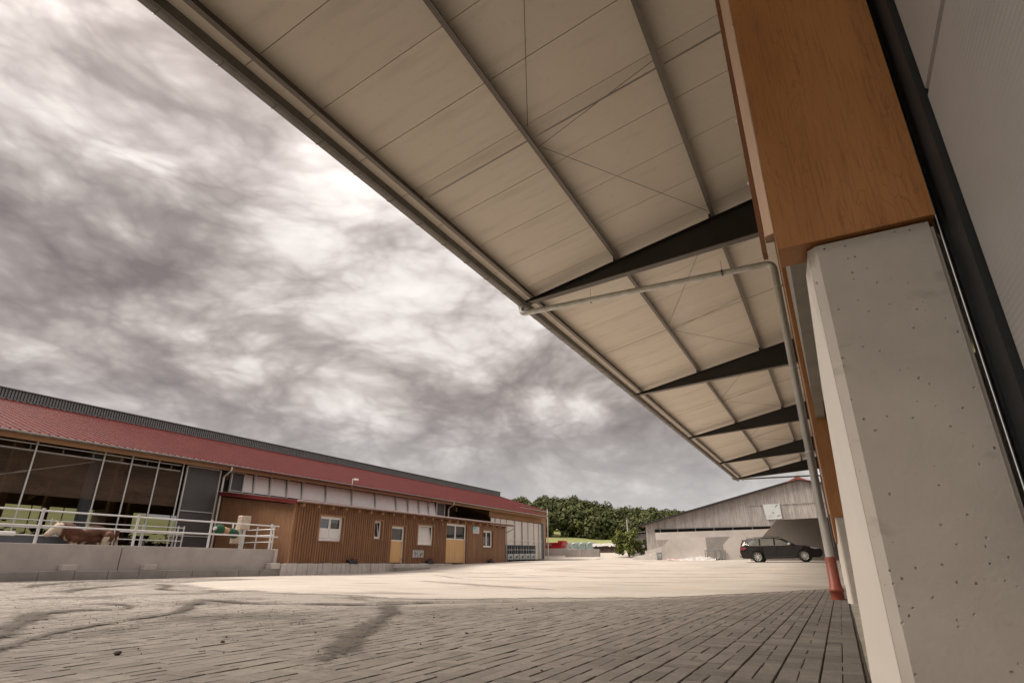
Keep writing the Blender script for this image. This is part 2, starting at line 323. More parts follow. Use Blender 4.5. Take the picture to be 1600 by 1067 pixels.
def m_yard(edge):   # pale dusty concrete with wheel marks, damp stains and rust-tinted dirt
    m, nt, b = new_mat('dusty_concrete_yard'); v = coords(nt)
    n = nnoise(nt, v, .33, 9, .62); n2 = nnoise(nt, coords(nt, 'Object', (.35, 1.3, 1)), .55, 9, .7, .6); f = nnoise(nt, v, 9, 9, .78)
    c = nramp(nt, n, [(.3, (.35, .315, .28)), (.7, (.46, .425, .385))])
    c = nmix(nt, nmath(nt, 'MULTIPLY', nramp(nt, n2, [(.50, 0.), (.68, 1.)]), .62), c, (.27, .225, .185))
    wet = nramp(nt, nnoise(nt, coords(nt, 'Object', (.25, 1.0, 1)), .42, 7, .66, 1.0), [(.585, 0.), (.64, 1.)])
    c = nmix(nt, nmath(nt, 'MULTIPLY', wet, .68), c, (.15, .125, .105))
    pk = nramp(nt, nnoise(nt, v, .21, 5, .6, .8), [(.58, 0.), (.72, 1.)])
    c = nmix(nt, nmath(nt, 'MULTIPLY', pk, .4), c, (.50, .36, .29))
    c = nmix(nt, nmath(nt, 'MULTIPLY', nramp(nt, f, [(.34, 1.), (.52, 0.)]), .5), c, (.27, .235, .20))
    nt.links.new(c, b.inputs['Base Color']); b.inputs['Roughness'].default_value = .85; nbump(nt, b, f, .4, .01)
    if edge:   # dust thins out over the paving
        at = nt.nodes.new('ShaderNodeAttribute'); at.attribute_name = 'cover'
        q = nmath(nt, 'ADD', nmath(nt, 'MULTIPLY', nnoise(nt, v, 26, 7, .8), .55), nmath(nt, 'MULTIPLY', nnoise(nt, v, 2.4, 6, .7, .4), .45))
        al = nramp(nt, nmath(nt, 'SUBTRACT', nmath(nt, 'ADD', nmath(nt, 'MULTIPLY', at.outputs['Fac'], .56), .24), q), [(.0, 0.), (.06, 1.)]); nt.links.new(al, b.inputs['Alpha'])
    return m
def m_net(name='brown_wind_net', alpha=.46):   # open weave: about half thread, half hole
    m, nt, b = new_mat(name); v = coords(nt)
    c = nramp(nt, nnoise(nt, coords(nt, 'Object', (1, .25, 1)), 1.6, 4), [(.35, (.10, .066, .046)), (.65, (.20, .135, .095))]); nt.links.new(c, b.inputs['Base Color'])
    b.inputs['Roughness'].default_value = .9; b.inputs['Alpha'].default_value = alpha; return m
MT['net'] = m_net(); MT['net_dim'] = m_net('rear_dimming_net', .68)
MT['yard'] = m_yard(True); MT['road'] = m_yard(False)

def m_dirt(name, top, c0, c1):   # ragged film of dried mud
    m, nt, b = new_mat(name); v = coords(nt)
    uv = nt.nodes.new('ShaderNodeUVMap').outputs[0]; sx = nt.nodes.new('ShaderNodeSeparateXYZ'); nt.links.new(uv, sx.inputs[0])
    e = nmath(nt, 'SUBTRACT', 1., nmath(nt, 'ABSOLUTE', nmath(nt, 'SUBTRACT', nmath(nt, 'MULTIPLY', sx.outputs[0], 2.), 1.)))
    en = nmath(nt, 'SUBTRACT', 1., nmath(nt, 'ABSOLUTE', nmath(nt, 'SUBTRACT', nmath(nt, 'MULTIPLY', sx.outputs[1], 2.), 1.)))
    e = nmath(nt, 'MULTIPLY', e, nmath(nt, 'MULTIPLY', en, 4., True))
    a = nmath(nt, 'ADD', nmath(nt, 'MULTIPLY', e, .34), nmath(nt, 'ADD', nmath(nt, 'MULTIPLY', nnoise(nt, coords(nt, 'Object', (1, 1, .01)), 20, 9, .85, .2), 1.15), nmath(nt, 'MULTIPLY', nnoise(nt, v, 1.8, 5, .65, .5), .62)))
    al = nramp(nt, nmath(nt, 'MULTIPLY', a, .6), [(.63, 0.), (.715, top)])
    c = nramp(nt, nnoise(nt, v, 30, 6, .7), [(.3, c0), (.7, c1)]); nt.links.new(c, b.inputs['Base Color']); b.inputs['Roughness'].default_value = .92
    nt.links.new(al, b.inputs['Alpha']); nbump(nt, b, nnoise(nt, v, 60, 5, .7), .5, .006); return m
MT['dirt'] = m_dirt('dried_mud_film', .92, (.045, .036, .03), (.10, .084, .07)); MT['damp'] = m_dirt('damp_stain_film', .42, (.12, .10, .085), (.20, .17, .145))

def m_grass(name, a, c_):
    m, nt, b = new_mat(name); v = coords(nt)
    c = nramp(nt, nnoise(nt, v, .08, 8, .65), [(.3, a), (.7, c_)]); f = nnoise(nt, v, 3, 6, .7)
    c = nmix(nt, nmath(nt, 'MULTIPLY', nramp(nt, f, [(.35, 1.), (.6, 0.)]), .35), c, tuple(k * .6 for k in a)); nt.links.new(c, b.inputs['Base Color']); b.inputs['Roughness'].default_value = .95
    nbump(nt, b, f, .6, .1); return m
MT['field'] = m_grass('mown_meadow', (.17, .19, .06), (.26, .265, .095))

def m_leaf(name, stops):
    m, nt, b = new_mat(name); i = island(nt)
    c = nramp(nt, i, stops)
    big = nramp(nt, nnoise(nt, coords(nt), .16, 4, .6), [(.35, .72), (.65, 1.35)])
    c = nmix(nt, 1., c, big, 'MULTIPLY')
    nt.links.new(c, b.inputs['Base Color']); b.inputs['Roughness'].default_value = .8
    b.inputs['Specular IOR Level'].default_value = .2; return m
MT['leaf_wood'] = m_leaf('woodland_leaves', [(0., (.050, .062, .022)), (.5, (.062, .074, .026)), (.85, (.078, .086, .030)), (1., (.10, .102, .036))])
MT['leaf_bush'] = m_leaf('bush_leaves', [(0., (.04, .055, .015)), (.5, (.085, .11, .026)), (1., (.18, .185, .05))])
MT['leaf_dry'] = m_leaf('dry_weeds', [(0., (.16, .13, .04)), (1., (.36, .28, .08))])

def m_cow():
    m, nt, b = new_mat('brown_white_hide'); v = coords(nt)
    sx = nt.nodes.new('ShaderNodeSeparateXYZ'); nt.links.new(v, sx.inputs[0])
    n = nnoise(nt, v, 1.9, 3, .5, .3)
    hide = nramp(nt, nnoise(nt, v, 9, 5), [(.3, (.062, .019, .008)), (.7, (.115, .038, .016))])
    head = nmath(nt, 'MULTIPLY', nmath(nt, 'SUBTRACT', -.80, sx.outputs[1]), 14., True)      # white face
    bel = nmath(nt, 'MULTIPLY', nmath(nt, 'SUBTRACT', nmath(nt, 'ADD', nmath(nt, 'MULTIPLY', n, .7), .42), sx.outputs[2]), 9., True)
    patch = nramp(nt, n, [(.60, 0.), (.63, 1.)])
    w = nmath(nt, 'MAXIMUM', nmath(nt, 'MAXIMUM', head, bel), patch)
    c = nmix(nt, w, hide, (.52, .43, .34)); nt.links.new(c, b.inputs['Base Color']); b.inputs['Roughness'].default_value = .75
    nbump(nt, b, nnoise(nt, v, 60, 3), .2, .01); return m
MT['cow'] = m_cow()

# ------------------------------------------------------------------ mesh helpers
class MB:
    def __init__(s): s.v = []; s.f = []; s.sm = []; s.uv = None
    def add(s, vs, fs, smooth=False):
        o = len(s.v); s.v += [tuple(p) for p in vs]
        for f in fs: s.f.append(tuple(i + o for i in f)); s.sm.append(smooth)
        return s
    def box(s, x0, x1, y0, y1, z0, z1):
        v = [(x, y, z) for z in (z0, z1) for y in (y0, y1) for x in (x0, x1)]
        return s.add(v, [(0, 2, 3, 1), (4, 5, 7, 6), (0, 1, 5, 4), (2, 6, 7, 3), (0, 4, 6, 2), (1, 3, 7, 5)])
    def cbox(s, x0, x1, y0, y1, z0, z1, b=.01):
        xs = ((x0, x0 + b), (x1, x1 - b)); ys = ((y0, y0 + b), (y1, y1 - b)); zs = ((z0, z0 + b), (z1, z1 - b))
        V = []; idx = {}
        for i in (0, 1):
            for j in (0, 1):
                for k in (0, 1):
                    for a in range(3):
                        idx[i, j, k, a] = len(V)
                        V.append((xs[i][0 if a == 0 else 1], ys[j][0 if a == 1 else 1], zs[k][0 if a == 2 else 1]))
        F = []
        for i in (0, 1):
            q = [idx[i, 0, 0, 0], idx[i, 1, 0, 0], idx[i, 1, 1, 0], idx[i, 0, 1, 0]]; F.append(q if i else q[::-1])
            q = [idx[0, i, 0, 1], idx[0, i, 1, 1], idx[1, i, 1, 1], idx[1, i, 0, 1]]; F.append(q if i else q[::-1])
            q = [idx[0, 0, i, 2], idx[1, 0, i, 2], idx[1, 1, i, 2], idx[0, 1, i, 2]]; F.append(q if i else q[::-1])
        for i in (0, 1):
            for j in (0, 1):
                F.append((idx[i, j, 0, 0], idx[i, j, 0, 1], idx[i, j, 1, 1], idx[i, j, 1, 0]))
                F.append((idx[i, 0, j, 0], idx[i, 0, j, 2], idx[i, 1, j, 2], idx[i, 1, j, 0]))
                F.append((idx[0, i, j, 1], idx[0, i, j, 2], idx[1, i, j, 2], idx[1, i, j, 1]))
                for k in (0, 1): F.append((idx[i, j, k, 0], idx[i, j, k, 1], idx[i, j, k, 2]))
        return s.add(V, F)
    def prism(s, poly, axis, a0, a1, smooth=False):
        """polygon in the two other axes (order x,y,z without axis) swept along axis"""
        n = len(poly)
        def P(p, a):
            q = list(p); q.insert('xyz'.index(axis), a); return tuple(q)
        v = [P(p, a0) for p in poly] + [P(p, a1) for p in poly]
        s.add(v, [tuple(range(n))[::-1], tuple(range(n, 2 * n))])
        return s.add(v, [(i, (i + 1) % n, n + (i + 1) % n, n + i) for i in range(n)], smooth)
    def tube(s, pts, r, n=10, cap=True, smooth=True):
        pts = [Vector(p) for p in pts]; rr = r if isinstance(r, (list, tuple)) else [r] * len(pts)
        V = []; up = None
        for i, p in enumerate(pts):
            d = (pts[min(i + 1, len(pts) - 1)] - pts[max(i - 1, 0)]).normalized()
            if up is None:
                up = Vector((0, 0, 1)) if abs(d.z) < .9 else Vector((0, 1, 0))
            a = d.cross(up).normalized(); b_ = a.cross(d).normalized(); up = b_
            for k in range(n):
                t = 2 * math.pi * k / n; V.append(p + a * math.cos(t) * rr[i] + b_ * math.sin(t) * rr[i])
        F = [(i * n + k, i * n + (k + 1) % n, (i + 1) * n + (k + 1) % n, (i + 1) * n + k) for i in range(len(pts) - 1) for k in range(n)]
        s.add(V, F, smooth)
        if cap: s.add(V, [tuple(range(n))[::-1], tuple(range((len(pts) - 1) * n, len(pts) * n))])
        return s
    def mesh(s, name):
        me = bpy.data.meshes.new(name); me.from_pydata(s.v, [], s.f)
        me.polygons.foreach_set('use_smooth', s.sm); me.update(); return me
    def build(s, name, mat, parent=None, **kw):
        me = s.mesh(name); bm = bmesh.new(); bm.from_mesh(me); bmesh.ops.recalc_face_normals(bm, faces=bm.faces); bm.to_mesh(me); bm.free()
        return obj(name, me, mat, parent, **kw)
def obj(name, me, mat, parent=None, label=None, cat=None, group=None, kind=None):
    if mat is not None and not me.materials: me.materials.append(MT[mat] if isinstance(mat, str) else mat)
    o = bpy.data.objects.new(name, me); col.objects.link(o)
    if parent is not None: setparent(o, parent)
    return tag(o, label, cat, group, kind)
def setparent(o, p):
    o.parent = p
    if p.parent is None and p.type == 'EMPTY': o.matrix_parent_inverse = Matrix.Translation(-p.location)
def tag(o, label=None, cat=None, group=None, kind=None):
    if label: o['label'] = label
    if cat: o['category'] = cat
    if group: o['group'] = group
    if kind: o['kind'] = kind
    return o
def thing(name, loc, label, cat, group=None):
    o = bpy.data.objects.new(name, None); col.objects.link(o); o.location = loc; o.empty_display_size = .3
    return tag(o, label, cat, group)
def dup(o, parent=None, label=None, loc=None):
    c = o.copy(); col.objects.link(c)
    if parent is not None:
        inv = o.matrix_parent_inverse.copy(); c.parent = parent; c.matrix_parent_inverse = inv
    if label: c['label'] = label
    if loc is not None: c.location = loc
    for ch in list(o.children): dup(ch, c)
    return c
def bend(p0, p1, p2, r, n=6):
    """points of a rounded corner at p1"""
    p0, p1, p2 = map(Vector, (p0, p1, p2)); a = p1 + (p0 - p1).normalized() * r; b = p1 + (p2 - p1).normalized() * r
    return [tuple(a.lerp(p1, t).lerp(p1.lerp(b, t), t)) for t in [i / n for i in range(n + 1)]]

# ------------------------------------------------------------------ terrain
def interp(x, xs, ys): return float(np.interp(x, xs, ys))
GY = ([-60, 20, 25, 29, 32, 34.5, 37, 43, 46, 53, 60, 66, 72, 82, 100, 150, 175, 230, 300, 900],
      [0, 0, .02, .12, .24, .44, .53, .66, .76, .86, .92, 1.05, 1.5, 2.15, 3.2, 6.7, 8.6, 13.5, 18, 30])
def G(x, y):
    z = interp(y, *GY)
    if y > 85: z += .075 * max(0, min(120, -x - 50)) * min(1, (y - 85) / 65)
    if x < -58: z += .16 * min(180, -x - 58) * max(.0, min(1, (100 - y) / 40))
    return z
def sheet(name, xs, ys, zf, mat, **kw):
    v = [(x, y, zf(x, y)) for y in ys for x in xs]; n = len(xs)
    f = [(j * n + i, j * n + i + 1, (j + 1) * n + i + 1, (j + 1) * n + i) for j in range(len(ys) - 1) for i in range(n - 1)]
    me = bpy.data.meshes.new(name); me.from_pydata(v, [], f); me.polygons.foreach_set('use_smooth', [True] * len(f)); me.update()
    return obj(name, me, mat, **kw)
YX = (-24.45, 14.0)
def ground_z(x, y):
    z = G(x, y)
    if -57 < x < 30 and -30 < y < 84: z -= .12
    return z
xs = [-1500, -900, -500] + list(range(-300, -60, 12)) + list(range(-60, 40, 4)) + [60, 120, 300, 800]
ys = [-400, -150, -60] + list(range(-40, 120, 4)) + list(range(124, 320, 12)) + [400, 600, 1000, 1800]
sheet('ground', xs, ys, ground_z, 'field', kind='structure')

# edge where the block paving ends and the poured yard begins (metres)
EDGE = [(8, 26), (1.2, 18.4), (-.29, 15.8), (-1.39, 13.4), (-2.63, 11.1), (-4.0, 9.64), (-5.4, 8.66), (-6.46, 8.31), (-8.38, 8.47), (-10.3, 8.93), (-12.7, 9.06), (-16.7, 10.96), (-18.3, 13.0), (-18.8, 15.6), (-21.5, 15.9), (-24.2, 15.2)]
def edge_y(x):
    b = EDGE[::-1]
    return interp(x, [p[0] for p in b], [p[1] for p in b])
def yard():
    xs = np.concatenate([np.arange(-24.45, 1.4, .15), np.arange(1.4, 14.1, 1.0)])
    ts = np.concatenate([np.arange(-1.6, 1.3, .2), np.arange(1.4, 72, 1.5)])
    V = []; F = []; n = len(xs); A = []
    for t in ts:
        for x in xs:
            y0 = edge_y(x); w = .45 * mnoise.noise((x * .55, 3.1, 0)) + .2 * mnoise.noise((x * 2.1, 9, 0))
            y = y0 + (t if t < 1.3 else 1.3 + (t - 1.3) * (84 - y0 - 1.3) / (72. - 1.3 - 1.1)); a_ = max(0., min(1., (t + w + 1.1) / 1.9)); A.append(a_)
            V.append((x, y, G(x, y) + .004))
    for j in range(len(ts) - 1):
        for i in range(n - 1): F.append((j * n + i, j * n + i + 1, (j + 1) * n + i + 1, (j + 1) * n + i))
    me = bpy.data.meshes.new('concrete_yard'); me.from_pydata(V, [], F); me.polygons.foreach_set('use_smooth', [True] * len(F)); me.update()
    at = me.attributes.new('cover', 'FLOAT', 'POINT'); at.data.foreach_set('value', A)
    obj('concrete_yard', me, 'yard', kind='structure')
yard()
# yard surface running on behind the barn end
sheet('farm_road', [-60, -50, -40, -32, -24.45], [64.6, 68, 72, 78, 84], lambda x, y: G(x, y) + .004, 'road', kind='structure')

# ------------------------------------------------------------------ block paving
def paving():
    root = sheet('paving', [-24.2, -18, -12, -6, 0.03], [-14, -6, 0, 4, 8, 12, 18.5], lambda x, y: -.011, 'joint', kind='structure')
    S = .2; g = .009; blocks = []
    ns = int(24.2 / S)
    for k in range(ns):
        x1 = .012 - k * S; x0 = x1 - S; xm = (x0 + x1) / 2
        ymax = edge_y(xm) + 1.35; r = random.Random(k * 13 + 5); y = -1.5 - r.random() * .2 if xm > -6 else -.6
        if xm < -14: y = 4.0
        w = (r.random() - .5) * .004
        while y < ymax:
            t = r.random()
            if t < .60: blocks.append((x0 + g / 2, x1 - g / 2, y + .002, y + .1 - .002)); y += .1
            else:
                L = .2 if t < .9 else .3
                blocks.append((x0 + g / 2, xm - .002, y + .002, y + L - .002)); blocks.append((xm + .002, x1 - g / 2, y + .002, y + L - .002)); y += L
    # nearest 300 in view are single stones, the rest one joined layer
    th = R(21.548); yaw = R(28.467)
    def seen(b):
        x, y = (b[0] + b[1]) / 2, (b[2] + b[3]) / 2; D = -math.sin(yaw) * x + math.cos(yaw) * y; Rr = math.cos(yaw) * x + math.sin(yaw) * y
        zc = D * math.cos(th) - EYE * math.sin(th)
        if zc < .3: return None
        px = 800 + 880 * Rr / zc; py = 533.5 + 880 * (D * math.sin(th) + EYE * math.cos(th)) / zc
        return zc if -10 < px < 1380 and py < 1075 else None
    vis = sorted([(seen(b), b) for b in blocks if seen(b) is not None]); near = set(id(b) for _, b in vis[:300])
    def stone(x0, x1, y0, y1, z, tx, ty, b=.0032):
        cx, cy = (x0 + x1) / 2, (y0 + y1) / 2
        def zz(x, y): return z + (x - cx) * tx + (y - cy) * ty
        o = [(x0, y0), (x1, y0), (x1, y1), (x0, y1)]; c_ = .0025; i = [(x0 + b, y0 + c_), (x1 - b, y0 + c_), (x1 - b, y1 - c_), (x0 + b, y1 - c_)]
        v = [(x, y, zz(x, y)) for x, y in i] + [(x, y, zz(x, y) - b) for x, y in o] + [(x, y, -.05) for x, y in o]
        f = [(0, 1, 2, 3)] + [(4 + k, 4 + (k + 1) % 4, (k + 1) % 4, k) for k in range(4)] + [(8 + k, 8 + (k + 1) % 4, 4 + (k + 1) % 4, 4 + k) for k in range(4)]
        return v, f
    V = []; F = []; CV = []
    for b in blocks:
        cx, cy = (b[0] + b[1]) / 2, (b[2] + b[3]) / 2
        z = random.gauss(0, .0012) + .004 * mnoise.noise((cx * .55, cy * .55, 2)); tx = random.gauss(0, .008); ty = random.gauss(0, .010)
        de = edge_y(cx) - cy
        if de < 3.2: k_ = max(0., min(1., (3.2 - de) / 1.6)); z = z * (1 - .85 * k_) - .004 * k_; tx *= 1 - .8 * k_; ty *= 1 - .8 * k_
        v, f = stone(*b, z, tx, ty)
        if id(b) in near:
            me = bpy.data.meshes.new('paver'); me.from_pydata(v, [], f); me.update(); obj('paver', me, 'paver', root)
        else:
            o = len(V); V += v; F += [tuple(i + o for i in q) for q in f]; reach_ = 1.2 + 3.2 * max(0, min(1, (-cx - 3.5) / 4)); CV += [max(0., min(1., 1 - de / reach_))] * len(v)
    me = bpy.data.meshes.new('paver_layer'); me.from_pydata(V, [], F); me.update(); me.attributes.new('cover', 'FLOAT', 'POINT').data.foreach_set('value', CV); obj('paver_layer', me, 'paver', root, kind='stuff')
    # strip of rough mortar between paving and hall
    m = MB(); n = 80; W = [(.03, 0), (.10, 0)]
    pts = []
    for i in range(n + 1):
        y = -2 + i * 48 / n; w = .012 * mnoise.noise((y * 3, 1, 1)); pts += [(.032 + w, y, G(0, y) - .01), (.36, y, G(0, y) + .004)]
    m.add(pts, [(2 * i, 2 * i + 1, 2 * i + 3, 2 * i + 2) for i in range(n)]); m.build('edge_strip', 'screed', kind='structure')
paving()

# mud tracks: ribbons of film just above the surface
def ribbon(pts, ws, zoff):
    P = [Vector((x, y, 0)) for x, y in pts]; dense = []
    for i in range(len(P) - 1):
        for k in range(6):
            t = k / 6; p0 = P[max(i - 1, 0)]; p1 = P[i]; p2 = P[i + 1]; p3 = P[min(i + 2, len(P) - 1)]
            q = .5 * ((2 * p1) + (p2 - p0) * t + (2 * p0 - 5 * p1 + 4 * p2 - p3) * t * t + (3 * p1 - p0 - 3 * p2 + p3) * t ** 3)
            dense.append((q, ws[i] * (1 - t) + ws[i + 1] * t))
    dense.append((P[-1], ws[-1])); V = []; UV = []; n = len(dense)
    for i, (q, w) in enumerate(dense):
        d = (dense[min(i + 1, n - 1)][0] - dense[max(i - 1, 0)][0]).normalized(); s_ = Vector((-d.y, d.x, 0))
        for u in (0, .25, .5, .75, 1):
            p = q + s_ * w * (u - .5); V.append((p.x, p.y, G(p.x, p.y) + zoff)); UV.append((u, i / (n - 1)))
    F = [(i * 5 + k, i * 5 + k + 1, (i + 1) * 5 + k + 1, (i + 1) * 5 + k) for i in range(n - 1) for k in range(4)]
    me = bpy.data.meshes.new('mud_track'); me.from_pydata(V, [], F); uv = me.uv_layers.new(name='UVMap')
    for l in me.loops: uv.data[l.index].uv = UV[l.vertex_index]
    me.update(); obj('mud_track', me, 'damp' if zoff < .0125 else 'dirt', kind='stuff')
TRACKS = [([(-6.6, 7.2), (-5.9, 7.35), (-5.0, 7.75), (-4.2, 8.6)], [.15, .4, .35, .15], .0142),
          ([(-2.6, 2.55), (-2.96, 3.05), (-3.56, 3.93), (-4.35, 5.18), (-4.9, 5.95), (-5.35, 6.4), (-5.5, 7.0)], [.5, .55, .5, .55, .55, .6, .3], .014),
          ([(-9.6, 6.3), (-8.6, 6.25), (-7.48, 6.1), (-6.4, 6.5), (-5.99, 6.65), (-5.6, 7.2), (-5.0, 8.0)], [.2, .5, .6, .6, .7, .6, .3], .014),
          ([(-5.2, 2.0), (-6.1, 2.55), (-7.2, 3.15), (-8.05, 3.64), (-8.3, 4.1), (-8.1, 4.6), (-8.9, 5.0), (-10.4, 4.8)], [.5, .55, .6, .75, .8, .5, .35, .25], .014),
          ([(-4.6, 1.6), (-5.1, 2.15), (-5.9, 2.9), (-6.4, 3.65), (-7.0, 4.6), (-8.2, 5.6), (-8.9, 6.3)], [.35, .3, .28, .25, .35, .4, .25], .0145),
          ([(-13, 6.2), (-15, 7.4), (-16.5, 9.0), (-17.0, 10.3), (-15.5, 9.8), (-13.5, 8.4), (-11.5, 8.2)], [.3, .8, .9, .7, .6, .6, .3], .015),
          ([(-17, 7.2), (-19.5, 8.8), (-21.5, 11.0), (-22.6, 14.0)], [.4, 1.0, .8, .4], .015),
          ([(0.4, 22), (-3, 20.5), (-7, 18), (-12, 19), (-16, 23), (-19, 26)], [.3, .55, .5, .6, .5, .3], .012),
          ([(-1, 31), (-6, 28.5), (-12, 29.5), (-17, 33)], [.4, .8, .7, .4], .012),
          ([(-6.5, 44), (-9, 45.2), (-12, 44.5), (-14, 46)], [.5, 1.4, 1.3, .5], .012),
          ([(-5.2, 12.0), (-8.5, 14.0), (-13, 17)], [.6, 1.4, .8], .012), ([(-10, 36), (-15, 38), (-20, 37)], [.8, 2.2, 1.2], .012), ([(-3, 26), (-8, 24), (-14, 26)], [.6, 1.3, .8], .012), ([(-13.5, 26), (-18, 28), (-22.5, 27.2)], [.5, 1.2, .6], .012)]
for p, w, z in TRACKS: ribbon(p, [k * .95 for k in w], z)

# loose clods of mud lying on the stones
def clod_mesh(seed):
    bm = bmesh.new(); bmesh.ops.create_icosphere(bm, subdivisions=2, radius=1)
    for v in bm.verts: v.co *= 1 + .45 * mnoise.noise(v.co * 1.3 + Vector((seed * 7.1, 0, 0)))
    for v in bm.verts: v.co.z *= .6
    me = bpy.data.meshes.new('mud_clod'); bm.to_mesh(me); bm.free(); me.materials.append(MT['clod']); return me
CM = [clod_mesh(i) for i in range(4)]
CL = [(-2.78, 4.35, .030, 'dark mud clod alone on the paving right of the branching mud track'), (-3.7, 6.95, .030, 'larger of two dark clods close together on the paving near the pale yard'), (-3.55, 7.1, .026, 'smaller of two dark clods close together on the paving near the pale yard'),
      (-3.9, 5.45, .024, 'small dark clod beside the bend of the mud track'), (-4.05, 3.05, .032, 'clod lying left of the foot of the mud track'), (-1.5, 3.1, .016, 'tiny clod on clean paving towards the concrete column'), (-4.1, 2.35, .05, 'flat black clod on the dirty paving in the left foreground'), (-5.1, 7.6, .022, 'small clod just before the pale concrete yard')]
for i, (x, y, r, lb) in enumerate(CL):
    o = obj('mud_clod', CM[i % 4], None, label=lb, cat='mud clod', group='mud clods on the paving'); r *= .45; o.location = (x, y, r * .45); o.scale = (r, r, r); o.rotation_euler = (0, 0, i * 1.3)
# crumbs too many to count
m = MB()
for i in range(900):
    a = random.random(); x = -1 - 11 * a ** .8; y = 2 + random.random() * (edge_y(x) - 2.2)
    if x > -3.5 and random.random() < .8: continue
    r = .003 + .008 * random.random() ** 3; t = random.random() * 6
    v = [(x + r * math.cos(t + k * 2.1), y + r * math.sin(t + k * 2.1), .004) for k in range(3)] + [(x, y, .005 + r)]
    m.add(v, [(0, 1, 3), (1, 2, 3), (2, 0, 3)])
m.build('dirt_crumbs', 'clod', kind='stuff')

# ------------------------------------------------------------------ machine hall with the long canopy
RAFT = [1.94, 10.94, 19.94, 28.75, 37.4, 45.0]
def zp(x): return 6.40 + .213 * (x + 5.45)          # plane of the rafter tops
Y0H, Y1H = -9.0, 46.2
def hall():
    H = thing('machine_hall', (.2, 12, 0), 'machine hall on the right with concrete columns and a deep cream lined canopy', 'building')
    # liner panels, one by one
    pitch = 1.066; y = 3.17 - pitch * 12
    pm = MB(); x0, x1 = -5.72, 7.0; g = .006; t = .06
    def lz(x): return zp(x) + .18
    pm.add([(x0, g, lz(x0)), (x1, g, lz(x1)), (x1, pitch - g, lz(x1)), (x0, pitch - g, lz(x0)), (x0, g, lz(x0) + t), (x1, g, lz(x1) + t), (x1, pitch - g, lz(x1) + t), (x0, pitch - g, lz(x0) + t)],
           [(0, 3, 2, 1), (4, 5, 6, 7), (0, 1, 5, 4), (1, 2, 6, 5), (2, 3, 7, 6), (3, 0, 4, 7)])
    pme = pm.mesh('roof_panel')
    n = 0
    while y < Y1H - .3:
        o = obj('roof_panel', pme, 'liner', H); o.location = (0, y, random.gauss(0, .0015)); y += pitch; n += 1
    yend = y
    sk = MB(); sk.add([(x, yy, lz(x) + t + dz) for dz in (.006, .07) for x, yy in ((x0 - .05, 3.17 - pitch * 12), (x1, 3.17 - pitch * 12), (x1, yend), (x0 - .05, yend))],
                      [(0, 3, 2, 1), (4, 5, 6, 7), (0, 1, 5, 4), (1, 2, 6, 5), (2, 3, 7, 6), (3, 0, 4, 7)]); sk.build('roof_skin', 'roofskin', H)
    # purlins: light steel Z sections resting on the rafters
    for x in (-5.36, -3.22, -1.08):
        z = zp(x) + .002; m = MB()
        m.box(x - .035, x - .030, Y0H, yend - .15, z + .004, z + .172); m.box(x - .035, x + .045, Y0H, yend - .15, z, z + .0035); m.box(x - .105, x - .0355, Y0H, yend - .15, z + .1725, z + .176)
        m.build('purlin', 'purlin', H)
    # eave fascia sheet between purlin and gutter
    m = MB(); m.box(-5.665, -5.655, Y0H, yend - .1, zp(-5.66) + .03, zp(-5.66) + .175); m.build('eave_fascia', 'zincdark', H)
    # tapered rafters
    for yr in RAFT:
        xr0, xr1 = -5.43, .35; bot = lambda x: 6.335 + (x - xr0) / (xr1 - xr0) * .395
        m = MB(); m.prism([(xr0, zp(xr0) - .016), (xr1, zp(xr1) - .016), (xr1, bot(xr1) + .02), (xr0, bot(xr0) + .02)], 'y', yr - .006, yr + .006)
        m.prism([(xr0, zp(xr0) - .015), (xr0, zp(xr0)), (xr1, zp(xr1)), (xr1, zp(xr1) - .015)], 'y', yr - .085, yr + .085)
        web = m.build('rafter', 'steel_dark', H)
        m = MB(); m.prism([(xr0, bot(xr0)), (xr0, bot(xr0) + .019), (xr1, bot(xr1) + .019), (xr1, bot(xr1))], 'y', yr - .085, yr + .085); m.build('bottom_flange', 'flange', web)
        for x in (-3.22, -1.08):
            m = MB(); m.cbox(x - .09, x - .04, yr - .06, yr + .06, zp(x) + .003, zp(x) + .10, .004); m.build('cleat', 'steel_dark', web)
        m = MB(); m.cbox(xr0 - .10, xr0 + .02, yr - .07, yr + .07, bot(xr0) - .012, zp(xr0) + .01, .006); m.build('end_plate', 'steel_dark', web)
    # ties across each bay at mid span and crossed bracing wires
    bays = [(RAFT[i], RAFT[i + 1]) for i in range(len(RAFT) - 1)] + [(RAFT[0] - 9, RAFT[0])]
    for a, b in bays:
        ym = a + (b - a) * .51
        for xa, xb in ((-5.3, -3.25), (-3.15, -1.1), (-1.0, .2)):
            m = MB(); m.box(xa, xb, 0, .035, 0, .004); me = m.mesh('tie_strip')
            for v in me.vertices: v.co.z += zp(v.co.x) + .045; v.co.y += ym
            me.update(); obj('tie_strip', me, 'brace', H)
        for (xa, ya), (xb, yb) in (((-3.15, ym - .2), (-1.15, a + .25)), ((-3.15, ym + .35), (-1.15, b - .2)), ((-3.2, ym + .3), (-1.1, ym - .1))):
            if b < 3: continue
            m = MB(); m.tube([(xa, ya, zp(xa) + .10), (xb, yb, zp(xb) + .10)], .005, 5); m.build('bracing_wire', 'wire', H)
    # half round gutter with its brackets
    gx, gz, gr = -5.775, 6.50, .105; m = MB(); V = []; k = 12
    for yy in (Y0H, yend - .05):
        for rr in (gr, gr - .006):
            for i in range(k + 1):
                a = math.pi + math.pi * i / k; V.append((gx + rr * math.cos(a), yy, gz + rr * math.sin(a)))
    q = k + 1; F = []
    for i in range(k): F += [(i, i + 1, 2 * q + i + 1, 2 * q + i), (q + i, 3 * q + i, 3 * q + i + 1, q + i + 1)]
    F += [(0, 2 * q, 3 * q, q), (k, q + k, 3 * q + k, 2 * q + k)]
